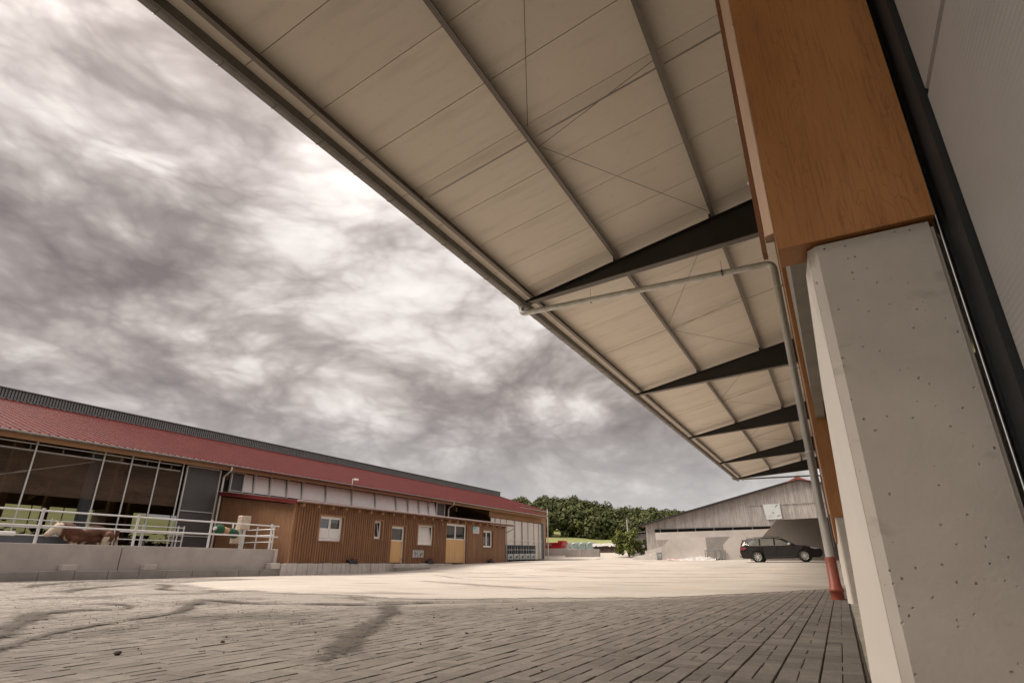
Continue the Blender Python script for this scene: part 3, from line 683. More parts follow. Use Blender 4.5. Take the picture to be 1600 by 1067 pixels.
    m.add(V, F, True); m.tube([(gx - gr, Y0H, gz), (gx - gr, yend - .05, gz)], .012, 6)
    gut = m.build('gutter', 'zincdark', H)
    m = MB(); m.prism([(gx + (gr - .004) * math.cos(math.pi + math.pi * i / k), gz + (gr - .004) * math.sin(math.pi + math.pi * i / k)) for i in range(k + 1)], 'y', yend - .056, yend - .050); m.build('gutter_end', 'zincdark', gut)
    bm_ = MB(); pts = [(gx + (gr + .004) * math.cos(math.pi + math.pi * i / k), 0, gz + (gr + .004) * math.sin(math.pi + math.pi * i / k)) for i in range(k + 1)]
    bm_.tube(pts + [(gx + gr + .01, 0, gz + .06), (-5.66, 0, gz + .08)], .0065, 6); bme = bm_.mesh('gutter_bracket')
    yy = 2.12
    while yy < yend: o = obj('gutter_bracket', bme, 'zincdark', gut); o.location = (0, yy, 0); yy += .82
    # downpipes
    def downpipe(y, full):
        r = .066 if full else .05
        p = [(gx, y, gz - gr + .02), (gx - .01, y, gz - gr - .06)] + bend((gx - .01, y, gz - gr - .06), (gx - .02, y, 6.22), (gx + 1, y, 6.215), .13) + \
            bend((gx + 1, y, 6.22), (-.13, y + .08, 6.15), (-.13, y + .08, 5), .16, 8)
        if full: p += [(-.13, y + .08, 3.2), (-.13, y + .08, .60)]
        else: p += [(-.13, y + .08, 3.0), (-.13, y + .08, 1.6)]
        m = MB(); m.tube(p, r, 16); dp = m.build('downpipe', 'pipe' if full else 'zincdark', H)
        m = MB(); m.tube([(gx, y, gz - gr + .03), (gx, y, gz - gr - .05)], [r * 1.55, r * 1.03], 16); m.build('outlet', 'pipe', dp)
        if full:
            m = MB(); c = (-.13, y + .08)
            zs = [(0, .098), (.115, .098), (.12, .108), (.165, .108), (.17, .098), (.19, .097), (.2, .089), (.235, .089), (.24, .084), (.63, .084), (.64, .08)]
            m.tube([(c[0], c[1], z) for z, _ in zs], [k_ for _, k_ in zs], 20); m.build('red_pipe_sleeve', 'pipe_red', dp, label='red brown plastic sleeve at the foot of the pipe')
            for z in (5.6, 3.9, 2.35):
                m = MB(); m.tube([(c[0], c[1], z), (c[0], c[1], z + .03)], .073, 16); m.box(c[0], .0, c[1] - .01, c[1] + .01, z + .005, z + .025); m.build('pipe_clamp', 'galv', dp)
            for x in (-4.0, -1.1):
                z = 6.215 - (x - gx) / 5.6 * .065; m = MB(); m.tube([(x, y + .04, z - .068), (x, y + .04, z + .30)], .004, 5); m.tube([(x - .015, y + .04, z), (x + .015, y + .04, z)], .071, 16); m.build('pipe_hanger', 'wire', dp)
    downpipe(11.16, True); downpipe(44.2, False)
    # columns: precast concrete foot, wood decor casing above
    for i, yr in enumerate(RAFT):
        ya, yb = yr - .64, yr + .16; gz0 = G(0, yr)
        m = MB()
        m.prism([(.0585, ya + .017), (.0765, ya), (.287, ya), (.287, yb), (.0585, yb)], 'z', gz0 - .05, 1.198 + gz0)
        cf = m.build('concrete_column', 'pitted', H)
        m = MB(); yc = ya + .13; V = []
        for z, xf in ((gz0 - .04, .0), (gz0 + .33, .014), (gz0 + .90, .033), (gz0 + 1.19, .050)): V += [(.058, ya + .018, z), (xf, yc, z), (.058, yc + .01, z)]
        m.add(V, [(3 * i + k, 3 * i + (k + 1) % 3, 3 * i + 3 + (k + 1) % 3, 3 * i + 3 + k) for i in range(3) for k in range(3)] + [(0, 1, 2), (11, 10, 9)]); m.build('side_face', 'smoothconc', cf, label='pale smooth formed flank of the column')
        m = MB(); m.box(.289, .296, ya + .012, yb, gz0, 1.19 + gz0); m.build('back_strip', 'smoothconc', cf)
        m = MB(); m.box(.0, .30, ya - .012, ya + .085, 1.205 + gz0, zp(0) - .05); cas = m.build('wood_casing', 'oak', H)
        m = MB(); m.prism([(-.022, ya + .03), (-.022, ya - .004), (-.002, ya - .0125), (-.002, ya + .03)], 'z', 1.25 + gz0, zp(0) - .08); m.build('corner_trim', 'wood_trim', cas)
        m = MB(); m.box(-.034, -.0235, ya + .01, ya + .045, 1.215 + gz0, zp(0) - .08); m.build('edge_board', 'brown_edge', cas)
        for z in (1.42, 1.62, 1.90, 2.3):
            m = MB(); m.cbox(-.038, -.0335, ya + .02, ya + .03, z + gz0, z + gz0 + .010, .001); m.build('trim_screw', 'galv', cas)
    # wall above the gates and the sandwich panel leaves of the sliding gates
    for a, b in [(RAFT[i] + .19, RAFT[i + 1] - .66) for i in range(len(RAFT) - 1)]:
        m = MB(); m.box(.07, .19, a, b, 2.75, zp(.1) + .10); lw = m.build('lintel_wall', 'sandwich', H)
        m = MB(); m.box(.063, .195, a, b, 2.735, 2.748); m.build('lintel_trim', 'lintel', lw)
    def leaf(ya, yb, zoff=0.):
        zs = [zoff + .04, .30, 1.445, 2.59, 3.6]
        for za, zb in zip(zs[:-1], zs[1:]):
            if zb - za < .05: continue
            m = MB(); m.cbox(.33, .39, ya, yb, za + .004, zb - .004, .006); m.build('gate_panel', 'sandwich', H)
        m = MB(); m.box(.318, .345, yb + .004, yb + .145, zoff + .02, 3.62); pr = m.build('gate_profile', 'black_steel', H)
        m = MB(); m.tube([(.313, yb + .138, zoff + .02), (.313, yb + .138, 3.6)], .0055, 10); m.build('bright_edge', 'bright_edge', pr)
    leaf(-8.9, 1.21); leaf(2.16, 10.25); 
    for i in range(1, len(RAFT) - 1): leaf(RAFT[i] + .22, RAFT[i + 1] - .70, G(0, RAFT[i]) * .6)
    # gable ends and back so that the hall is closed
    for yy in (Y0H + .05, 45.9):
        m = MB(); m.prism([(.42, -.1), (6.6, -.1), (6.6, zp(6.6) - .02), (.42, zp(.42) - .02)], 'y', yy, yy + .12); m.build('gable_wall', 'sandwich', H)
    m = MB(); m.box(6.65, 6.8, Y0H, 46, -.1, zp(6.6)); m.build('back_wall', 'sandwich', H)
hall()

# ------------------------------------------------------------------ cattle barn across the yard
XB = -30.4; FL = .60
BY0, BY1 = -6.0, 63.6
def barn():
    B = thing('cattle_barn', (-42, 30, .3), 'long open sided cattle barn with red metal roof and grey ridge vent', 'building')
    sl = .314; ex, ez = -29.75, 5.80; rx = -42.3
    def rz(x): return ez + sl * (ex - x) if x > rx else ez + sl * (ex - rx) - sl * (rx - x)
    # ribbed roof sheets (front slope), ribs every 0.36 m
    def ribbed(name, y0, y1, xe):
        prof = []; y = y0
        while y < y1: prof += [(y, 0), (y + .265, 0), (y + .27, .06), (y + .335, .06), (y + .34, 0)]; y += .36
        V = []; F = []; n = len(prof)
        for x in (xe, rx):
            for y, h in prof: V.append((x, y, rz(x) + .03 + h))
        for x in (xe, rx):
            for y, h in prof: V.append((x, y, rz(x) + h - .006))
        F = [(i, i + 1, n + i + 1, n + i) for i in range(n - 1)] + [(2 * n + i, 3 * n + i, 3 * n + i + 1, 2 * n + i + 1) for i in range(n - 1)] + [(i, 2 * n + i, 2 * n + i + 1, i + 1) for i in range(n - 1)]
        m = MB(); m.add(V, F); return m.build(name, 'red_roof', B)
    ribbed('roof', BY0, BY1, ex); ribbed('roof', BY1 + .01, 74.0, -34.5)
    m = MB(); m.prism([(rx, rz(rx) + .02), (-54.6, rz(-54.6) + .02), (-54.6, rz(-54.6) - .05), (rx, rz(rx) - .05)], 'y', BY0, 74); m.build('rear_roof', 'red_roof', B)
    # timber deck under the sheets
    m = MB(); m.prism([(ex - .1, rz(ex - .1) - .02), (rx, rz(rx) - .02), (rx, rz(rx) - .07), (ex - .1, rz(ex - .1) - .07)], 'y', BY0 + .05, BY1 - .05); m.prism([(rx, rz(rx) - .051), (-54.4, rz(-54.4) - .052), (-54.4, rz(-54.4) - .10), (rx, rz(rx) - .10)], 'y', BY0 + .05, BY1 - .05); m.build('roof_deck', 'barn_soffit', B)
    for x in list(np.arange(-31.6, -42, -1.9)) + list(np.arange(-43.4, -54, -1.9)):
        m = MB(); m.cbox(x - .08, x + .08, BY0 + .1, BY1 - .1, rz(x) - .34, rz(x) - .112, .01); m.build('purlin', 'barn_beam', B)
    # trusses and inner columns
    for y in (3.6, 9.6, 15.6, 21.6, 27.6, 33.6, 39.6, 45.6, 51.6, 57.6, 63.0):
        for a, b in (((-30.6, 5.1), (rx, rz(rx) - .72)), ((rx, rz(rx) - .72), (-54, 5.1))):
            m = MB(); m.prism([(a[0], a[1]), (b[0], b[1]), (b[0], b[1] + .36), (a[0], a[1] + .36)], 'y', y - .09, y + .09); m.build('truss_beam', 'barn_beam', B)
        for x in (-33.0, -42.3, -51.0):
            if x == -33.0 and y > 20: continue
            m = MB(); m.cbox(x - .2, x + .2, y - .2, y + .2, FL, rz(x) - .55 - (.3 if x == -42.3 else .0), .03); m.build('column', 'trough' if x == -33 else 'barn_beam', B)
    # ridge vent: grey upstand of narrow cassettes with dark gaps
    m = MB(); m.box(-42.9, -42.03, BY0, 73.9, 9.45, 10.30); v = m.build('ridge_vent', 'vent_dark', B)
    m = MB(); y = BY0
    while y < 73.6: m.box(-42.029, -41.985, y, y + .105, 9.74, 10.27); y += .167
    m.build('vent_slats', 'vent_grey', v, kind='stuff')
    m = MB(); m.box(-43.0, -41.93, BY0 - .1, 74.0, 10.302, 10.36); m.box(-42.02, -41.9, BY0, 73.9, 9.62, 9.735); m.build('vent_cap', 'vent_grey', v)
    # gutter, eave board, downpipes
    def gutter(y0, y1, gx, gz, r):
        V = []; k = 8; m = MB()
        for yy in (y0, y1):
            for rr in (r, r - .012):
                for i in range(k + 1):
                    a = math.pi + math.pi * i / k; V.append((gx + rr * math.cos(a), yy, gz + rr * math.sin(a)))
        q = k + 1; F = []
        for i in range(k): F += [(i, i + 1, 2 * q + i + 1, 2 * q + i), (q + i, 3 * q + i, 3 * q + i + 1, q + i + 1)]
        F += [(0, 2 * q, 3 * q, q), (k, q + k, 3 * q + k, 2 * q + k)]
        m.add(V, F, True); return m.build('gutter', 'zinc', B)
    gutter(BY0, BY1 + .1, ex + .09, 5.80, .10); gutter(BY1 - .8, 74.2, -34.42, rz(-34.5) - .02, .10)
    m = MB(); m.box(ex - .12, ex - .07, BY0, BY1, 5.50, 5.79); m.build('eave_board', 'barn_brown', B)
    m = MB(); m.box(XB - .05, ex - .13, BY0, BY1, 5.62, 5.66); m.build('eave_soffit', 'barn_brown', B)
    for y, z1 in ((21.08, FL), (43.75, 4.3)):
        m = MB(); p = [(ex + .06, y, 5.72)] + bend((ex + .06, y, 5.72), (ex + .06, y, 5.50), (XB + .16, y, 5.22), .1) + bend((ex + .06, y, 5.5), (XB + .16, y, 5.2), (XB + .16, y, 4), .1) + [(XB + .16, y, z1)]
        m.tube(p, .055, 10); m.build('downpipe', 'galv', B)
    # open front: galvanised posts and two head rails
    for y in (3.4, 6.2, 9.0, 11.88, 14.7, 16.0, 17.35, 18.69):
        m = MB(); m.tube([(XB, y, FL), (XB, y, 5.60)], .038, 8); m.build('curtain_post', 'galv', B)
    m = MB(); m.cbox(XB - .09, XB - .045, BY0, 18.6, 5.46, 5.51, .004); m.build('head_rail', 'galv', B)
    m = MB(); m.tube([(XB - .12, BY0, 5.20), (XB - .12, 18.6, 5.20)], .045, 8); tr = m.build('curtain_tube', 'galv', B)
    for y in np.arange(4.0, 18.6, 1.28):
        m = MB(); m.cbox(XB - .15, XB - .11, y, y + .05, 5.12, 5.44, .004); m.build('hanger', 'vent_grey', tr)
    PY = [3.4, 6.2, 9.0, 11.88, 14.7, 16.0, 17.35, 18.69]
    for a, b in zip(PY[:-1], PY[1:]):
        n = 8; V = []
        for j in range(5):
            for i in range(n + 1): V.append((XB - .06 + .02 * math.sin(i * 2.1 + a + j), a + (b - a) * i / n, 3.35 + j * .46))
        m = MB(); m.add(V, [(j * (n + 1) + i, j * (n + 1) + i + 1, (j + 1) * (n + 1) + i + 1, (j + 1) * (n + 1) + i) for j in range(4) for i in range(n)], True); m.build('wind_or_dimming_net', 'net', B)
    m = MB(); m.tube([(-31.0, 6.0, 2.6), (-31.0, 14.6, 5.15)], .022, 6); rod = m.build('brace_rod', 'galv', B)
    m = MB(); m.tube([(-31.0, 11.6, 4.26), (-31.0, 12.0, 4.38)], .045, 8); m.build('turnbuckle', 'galv', rod)
    # dark sliding sheet beside the annex
    m = MB(); m.box(XB - .03, XB, 18.95, 20.88, FL + .1, 5.50); d = m.build('sliding_door', 'dark_sheet', B)
    for y in (18.89, 20.90):
        m = MB(); m.cbox(XB - .04, XB + .05, y, y + .06, FL, 5.54, .006); m.build('door_frame', 'galv', d)
    for z in (5.50, 3.16, 1.9):
        m = MB(); m.cbox(XB + .002, XB + .045, 18.955, 20.895, z, z + .05, .005); m.build('door_frame', 'galv', d)
    # wall strip behind the annex roof, glazed with tilting white flaps
    m = MB(); m.box(XB - .25, XB - .05, 20.98, 43.3, FL, 4.42); m.build('wall', 'barn_brown', B)
    MUL = [21.65, 22.49, 23.27, 24.46, 25.77, 27.01, 29.12, 31.65, 34.18, 36.64, 38.15, 39.61, 40.97, 42.10, 43.28]
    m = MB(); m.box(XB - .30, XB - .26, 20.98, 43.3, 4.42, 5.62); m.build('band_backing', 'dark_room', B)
    for i, (a, b) in enumerate(zip(MUL[:-1], MUL[1:])):
        end = i in (0, len(MUL) - 2); t = .0 if end else .18
        m = MB(); m.prism([(XB + .0, 4.50), (XB - t, 5.56), (XB - t - .025, 5.56), (XB - .025, 4.50)], 'y', a + .03, b - .03 - (0 if end else .02)); f = m.build('vent_flap', 'dark_sheet' if end else 'white_pane', B)
        if end:
            for z in (4.49, 5.52): m = MB(); m.cbox(XB + .003, XB + .035, a + .02, b - .02, z, z + .045, .004); m.build('flap_frame', 'galv', f)
    for y in MUL:
        m = MB(); m.cbox(XB - .06, XB + .09, y - .03, y + .03, 4.44, 5.62, .006); m.build('mullion', 'galv', B)
    m = MB(); m.cbox(XB - .04, XB + .03, 21.6, 43.3, 4.40, 4.438, .005); m.build('band_sill', 'galv', B)
    # bay with white curtains near the far end
    m = MB(); y = 51.4; 
    CU = [51.4, 52.3, 53.4, 54.7, 56.6, 58.3, 59.7, 61.2, 62.5, 63.3]
    for a, b in zip(CU[:-1], CU[1:]):
        n = 10; V = []
        for i in range(n + 1):
            t = i / n; yy = a + (b - a) * t; dx = .05 * math.sin(t * math.pi * 2 + a) + .02 * math.sin(t * 9 + a)
            V += [(XB + dx, yy, G(XB, yy) + .08), (XB + dx * .5, yy, 4.93)]
        m = MB(); m.add(V, [(2 * i, 2 * i + 2, 2 * i + 3, 2 * i + 1) for i in range(n)], True); m.build('curtain', 'curtain', B)
    for y in CU:
        m = MB(); m.tube([(XB + .08, y, G(XB, y)), (XB + .08, y, 5.0)], .03, 8); m.build('curtain_post', 'vent_grey', B)
    m = MB(); m.cbox(XB + .09, XB + .12, 51.4, 63.4, 2.95, 3.0, .005); m.build('curtain_batten', 'white_pvc', B)
    m = MB(); m.box(XB - .12, XB - .02, 51.3, 63.55, 4.98, 5.62); m.build('head_boards', 'barn_brown', B)
    m = MB(); m.box(XB - .07, XB + .05, 51.3, 63.55, 4.935, 4.975); m.build('head_rail', 'tile_red', B)
    m = MB(); m.box(XB - .05, XB, 63.35, 63.95, G(XB, 63) + .1, 5.1); d = m.build('end_screen', 'dark_sheet', B)
    for y in (63.32, 63.95):
        m = MB(); m.cbox(XB - .03, XB + .06, y, y + .06, G(XB, 63), 5.15, .006); m.build('screen_frame', 'galv', d)
    m = MB(); m.tube([(XB + .2, 64.7, G(XB, 64)), (XB + .2, 64.7, 6.75)], .06, 10); m.build('corner_post', 'galv', B)
    # roof-end offset wall and far end wall
    m = MB(); m.box(-34.9, -34.7, BY1 + .1, 73.8, .5, rz(-34.8) - .08); m.build('wall', 'barn_brown', B)
    m = MB(); m.prism([(-30.6, .6), (-30.6, rz(-30.6) - .08), (rx, rz(rx) - .12), (-54, rz(-54) - .12), (-54, .6)], 'y', BY1 - .04, BY1 + .08); m.build('end_wall', 'barn_brown', B)
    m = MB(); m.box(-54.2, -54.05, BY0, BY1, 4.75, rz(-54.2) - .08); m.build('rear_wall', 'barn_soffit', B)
    m = MB(); m.box(-54.2, -54.05, BY0, BY1, FL, 2.3); m.build('rear_plinth', 'kerb', B)
    m = MB(); m.add([(-54.0, 0, 2.3), (-54.0, 60, 2.3), (-54.0, 60, 4.78), (-54.0, 0, 4.78)], [(0, 1, 2, 3)]); m.build('wind_or_dimming_net', 'net_dim', B)  # added net, dims the bright field seen through the rear openings
    for y in np.arange(0, 60, 2.2):
        m = MB(); m.tube([(-54.1, y, 1.7), (-54.1, y, 4.75)], .04, 6); m.build('rear_post', 'vent_grey', B)
    m = MB(); m.box(-54.2, -52.0, 26.5, 28.5, FL, 4.75); m.build('rear_store', 'barn_soffit', B); m = MB(); m.box(-54.2, -52.0, 43.5, 51.5, FL, 4.75); m.build('rear_store', 'barn_soffit', B)
    m = MB(); m.box(-54.2, -30.2, BY0, BY1, .3, FL); m.build('floor_slab', 'floor', B)
    # security camera on a bent arm over the gutter
    m = MB(); m.tube([(ex + .1, 30.75, 5.6), (ex + .1, 30.75, 6.05)] + bend((ex + .1, 30.75, 6.0), (ex + .1, 30.75, 6.2), (ex + .1, 31.1, 6.25), .08), .025, 8); c = m.build('camera_arm', 'galv', B)
    m = MB(); m.cbox(ex + .03, ex + .17, 30.95, 31.3, 6.12, 6.26, .03); m.build('camera_head', 'white_pvc', c)
barn()
# stall rails and feed inside the barn, seen through the open side
def pipe_fence(name, label, pts, posts, rails, z0, z1, r=.03, rp=.04, cat='fence', group=None, slab=None):
    f = thing(name, (pts[0][0], pts[0][1], z0), label, cat, group)
    a, b = Vector((*pts[0], 0)), Vector((*pts[1], 0))
    for t in posts:
        p = a.lerp(b, t); m = MB(); m.tube([(p.x, p.y, z0), (p.x, p.y, z1)], rp, 10); m.tube([(p.x, p.y, z1 - .005), (p.x, p.y, z1 + .012)], rp * 1.1, 10); po = m.build('post', 'galv', f)
        for z in rails:
            m = MB(); m.tube([(p.x, p.y, z - .045), (p.x, p.y, z + .045)], rp * 1.28, 10); m.build('clamp', 'galv', po)
    for z in rails:
        m = MB(); m.tube([(a.x, a.y, z), (b.x, b.y, z)], r, 10); m.build('rail', 'galv', f)
    return f
XF = -24.66
yA, yB = 3.0, 20.75
pipe_fence('pipe_fence', 'two rail galvanised pipe fence standing on top of the long concrete retaining wall', ((XF, yA), (XF, yB)), [(y - yA) / (yB - yA) for y in (3.7, 7.05, 10.42, 13.75, 17.0, 20.3)], (2.30, 1.785), 1.15, 2.38, .034, .05)
yA, yB = 3.0, 17.9
pipe_fence('pipe_fence', 'three rail galvanised fence in front of the open barn side, behind the cow', ((-28, yA), (-28, yB)), [(y - yA) / (yB - yA) for y in (5, 8.6, 12.2, 15.9, 17.6, 17.88)], (2.17, 1.885, 1.565), FL, 2.25, .026, .035)
pipe_fence('pipe_fence', 'short three rail fence along the brown annex side right of the cow brush', ((-27.5, 20.7), (-24.9, 20.7)), [0.02, .5, .98], (2.17, 1.885, 1.565), FL, 2.3, .026, .04)
pipe_fence('pipe_fence', 'dark stall rails deep inside the cattle barn', ((-40, 8), (-40, 38)), [i / 12 for i in range(13)], (1.2, 1.6, 2.0), FL, 2.1, .035, .05)
m = MB()
for i in range(500):
    y = 8 + 30 * random.random(); x = -38 + random.gauss(0, .7); z = FL + max(0, .9 - abs(x + 38) * .8) * random.random(); s = .12 + .2 * random.random(); a = random.random() * 6
    m.add([(x + s * math.cos(a + k * 1.57), y + s * math.sin(a + k * 1.57), z + s * random.random()) for k in range(4)], [(0, 1, 2, 3)])
for i in range(1500):
    y = 12 + 36 * random.random(); x = -51.5 + random.gauss(0, .8); z = FL + 2.7 * random.random() ** .8 * (.75 + .5 * mnoise.noise((y * .6, 0, 0))); s = .12 + .22 * random.random(); a = random.random() * 6
    m.add([(x + s * math.cos(a + k * 1.57), y + s * math.sin(a + k * 1.57), z + s * 1.5 * random.random()) for k in range(4)], [(0, 1, 2, 3)])
m.build('green_feed', 'hay', kind='stuff')

# ------------------------------------------------------------------ dairy annex
XA = -24.3; AY0, AY1, AZ0 = 21.25, 43.75, .575
OPEN = [  # y0,y1,z0,z1,kind
    (23.10, 24.85, 1.70, 2.98, 'w1'), (27.45, 28.16, 1.95, 2.97, 'w2'), (29.05, 30.42, .58, 2.76, 'd1'), (31.74, 33.52, 1.72, 2.97, 'w3'), (35.02, 37.74, .58, 3.27, 'd2'), (40.08, 41.66, 1.76, 3.02, 'w4')]
def annex():
    A = thing('dairy_annex', (-27, 32, .57), 'low brown timber clad annex with white windows in front of the cattle barn', 'building')
    ztop = 3.50
    ycut = sorted({AY0, AY1, *[o[0] for o in OPEN], *[o[1] for o in OPEN]})
    m = MB()
    for a, b in zip(ycut[:-1], ycut[1:]):
        op = [o for o in OPEN if o[0] <= a + 1e-6 and o[1] >= b - 1e-6]; zs = [AZ0 - .1, ztop] if not op else None
        segs = [(AZ0 - .1, ztop)] if not op else [(AZ0 - .1, op[0][2]), (op[0][3], ztop)]
        for za, zb in segs:
            if zb - za > .02: m.box(XA - .28, XA - .03, a, b, za, zb)
    w = m.build('front_wall', 'clad', A)
    m = MB(); y = AY0 + .09
    while y < 37.9:
        segs = [(AZ0, ztop)]
        for o in OPEN:
            if o[0] - .10 < y + .05 and y < o[1] + .10:
                segs = [s for s in ((AZ0, o[2] - .09), (o[3] + .09, ztop)) if s[1] - s[0] > .1]
        for za, zb in segs: m.prism([(XA - .031, y), (XA + .012, y + .010), (XA + .012, y + .092), (XA - .031, y + .098)], 'z', za, zb)
        y += .176
    m.build('cladding_battens', 'clad', A, kind='stuff')
    m = MB(); y = 37.9
    while y < AY1 - .05:
        segs = [(AZ0, ztop)]
        for o in OPEN:
            if o[0] - .10 < y + .05 and y < o[1] + .10: segs = [s for s in ((AZ0, o[2] - .09), (o[3] + .09, ztop)) if s[1] - s[0] > .1]
        for za, zb in segs: m.box(XA - .031, XA - .012, y, y + .138, za, zb)
        y += .145
    m.build('cladding_boards', 'clad', A, kind='stuff')
    m = MB(); m.cbox(XA - .03, XA + .012, AY0 - .02, AY0 + .085, AZ0, ztop, .006); m.build('corner_board', 'barn_brown', A)
    # side wall (faces the stable yard) in upright boards, back and far side
    m = MB(); m.box(XB, XA - .281, AY0 + .02, AY0 + .25, AZ0 - .1, ztop); m.build('side_wall', 'clad', A)
    for i in range(36):
        x = XA - .03 - i * .168; zt = 3.50 + (XA - x) * .118 - .10
        m = MB(); m.box(x - .162, x, AY0 - .004, AY0 + .019, AZ0, zt); m.build('board', 'clad', A)
    m = MB(); m.box(XB, XA - .281, AY1 - .25, AY1 - .01, AZ0 - .1, ztop); m.build('side_wall', 'clad', A)
    m = MB(); m.box(XB + .1, XA - .3, AY0 + .3, AY1 - .3, AZ0 - .1, AZ0 + .01); m.build('floor_slab', 'floor', A)
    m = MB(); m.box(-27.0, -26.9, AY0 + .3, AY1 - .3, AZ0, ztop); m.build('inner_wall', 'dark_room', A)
    # lean-to roof
    xf, zf, xb, zb = -23.88, 3.60, XB + .02, 4.36
    m = MB(); m.prism([(xf, zf), (xb, zb), (xb, zb - .07), (xf, zf - .07)], 'y', AY0 - .30, AY1 + .75); rf = m.build('roof', 'red_roof', A)
    m = MB(); m.prism([(xf - .02, zf - .071), (xb, zb - .071), (xb, zb - .20), (xf - .02, zf - .20)], 'y', AY0 - .29, AY0 - .25); m.build('verge_board', 'red_roof', rf, label='red verge board along the roof end')
    m = MB(); m.tube([(xf + .05, AY0 - .30, zf - .04), (xf + .05, AY1 + .85, zf + .02)], .055, 10); m.build('gutter', 'flange_pink', rf)
    m = MB(); m.prism([(xf - .03, zf - .09), (XA - .02, zf - .02), (XA - .02, zf - .06), (xf - .03, zf - .12)], 'y', AY0 - .2, AY1 + .7); m.build('eave_soffit', 'barn_brown', rf)
    for i in range(22):
        y = AY0 + .25 + i * 1.03; m = MB(); m.cbox(XA - .02, xf - .10, y, y + .14, zf - .28, zf - .125, .008); m.build('rafter_tail', 'barn_brown', rf)
    m = MB(); m.tube(bend((xf + .05, AY1 + .55, zf), (xf + .05, AY1 + .55, zf - .30), (XA + .05, AY1 + .2, zf - .55), .1) + bend((xf, AY1 + .5, zf - .3), (XA + .03, AY1 + .06, zf - .6), (XA + .03, AY1 + .06, 1), .1) + [(XA + .03, AY1 + .06, .62)], .045, 8); m.build('downpipe', 'zinc', A)
    # windows and doors
    for y0, y1, z0, z1, k in OPEN:
        xr = XA - .17
        if k[0] == 'w':
            def part(mb, n, mat): return mb.build(n, mat, W)
            f = .075
            m = MB()
            m.box(xr - .06, xr, y0, y1, z0, z0 + f); m.box(xr - .06, xr, y0, y1, z1 - f, z1); m.box(xr - .06, xr, y0, y0 + f, z0 + f, z1 - f); m.box(xr - .06, xr, y1 - f, y1, z0 + f, z1 - f)
            W = m.build('window', 'white_pvc', A)
            m = MB(); rv = .08
            m.box(xr - .06, XA + .012, y0 - rv, y0 - .001, z0 - rv, z1 + rv); m.box(xr - .06, XA + .012, y1 + .001, y1 + rv, z0 - rv, z1 + rv); m.box(xr - .06, XA + .0125, y0, y1, z1 + .001, z1 + rv); part(m, 'reveal', 'barn_brown')
            m = MB(); m.prism([(xr - .05, z0 - .002), (XA + .035, z0 - .03), (XA + .035, z0 - .055), (xr - .05, z0 - .04)], 'y', y0 - rv, y1 + rv); part(m, 'sill', 'barn_brown')
            leaves = [(y0 + f, y1 - f)] if k == 'w2' else [(y0 + f, (y0 + y1) / 2 - .015), ((y0 + y1) / 2 + .015, y1 - f)]
            for a, b in leaves:
                tilt = .17 if k in ('w2', 'w3') else 0.; s_ = .055; h = z1 - z0 - 2 * f; xo = xr - .028
                def P(y, z, d=0.): return (xo - tilt * (z / h) - d, y, z0 + f + z)
                def bar(mb, ya, yb, za, zb):
                    mb.add([P(ya, za), P(yb, za), P(yb, zb), P(ya, zb), P(ya, za, .04), P(yb, za, .04), P(yb, zb, .04), P(ya, zb, .04)], [(0, 1, 2, 3), (7, 6, 5, 4), (0, 4, 5, 1), (1, 5, 6, 2), (2, 6, 7, 3), (3, 7, 4, 0)])
                m = MB(); bar(m, a, b, 0, s_); bar(m, a, b, h - s_, h); bar(m, a, a + s_, s_, h - s_); bar(m, b - s_, b, s_, h - s_); part(m, 'sash', 'white_pvc')
                m = MB(); m.add([P(a + s_, s_, .02), P(b - s_, s_, .02), P(b - s_, h - s_, .02), P(a + s_, h - s_, .02)], [(0, 1, 2, 3)]); part(m, 'pane', 'curtain_lace' if k == 'w3' else 'glass')
                if k == 'w1':
                    m = MB(); n = 18; V = []
                    for i in range(n + 1):
                        yy = a + s_ + (b - a - 2 * s_) * i / n; V += [(xo + .004 + .008 * (i % 2), yy, z0 + f + s_ + .01), (xo + .004 + .008 * (i % 2), yy, z0 + f + h * .52)]
                    m.add(V, [(2 * i, 2 * i + 2, 2 * i + 3, 2 * i + 1) for i in range(n)]); part(m, 'half_curtain', 'curtain_lace')
        else:
            m = MB(); f = .07; m.box(xr - .05, xr + .01, y0, y0 + f, z0, z1); m.box(xr - .05, xr + .01, y1 - f, y1, z0, z1); m.box(xr - .05, xr + .01, y0 + f, y1 - f, z1 - f, z1); D = m.build('door', 'white_pvc', A)
            m = MB(); rv = .07; m.box(xr - .06, XA + .01, y0 - rv, y0 - .001, z0, z1 + rv); m.box(xr - .06, XA + .01, y1 + .001, y1 + rv, z0, z1 + rv); m.box(xr - .06, XA + .0105, y0, y1, z1 + .001, z1 + rv); m.build('reveal', 'barn_brown', D)
            leaves = [(y0 + f, y1 - f)] if k == 'd1' else [(y0 + f, (y0 + y1) / 2 - .006), ((y0 + y1) / 2 + .006, y1 - f)]
            zm = z0 + (z1 - z0) * (.60)
            for a, b in leaves:
                nb = 6 if k == 'd2' else 7; wv = (b - a) / nb
                for i in range(nb):
                    m = MB(); m.cbox(xr - .045, xr - .004, a + i * wv + .002, a + (i + 1) * wv - .002, z0 + .04, zm, .004); m.build('plank', 'door_wood', D)
                m = MB(); s_ = .06
                m.box(xr - .045, xr, a, b, zm + .002, zm + s_); m.box(xr - .045, xr, a, b, z1 - f - s_, z1 - f - .002); m.box(xr - .045, xr, a, a + s_, zm + s_, z1 - f - s_); m.box(xr - .045, xr, b - s_, b, zm + s_, z1 - f - s_); m.build('light_frame', 'white_pvc', D)
                m = MB(); m.box(xr - .03, xr - .02, a + s_, b - s_, zm + s_, z1 - f - s_); m.build('pane', 'glass', D)
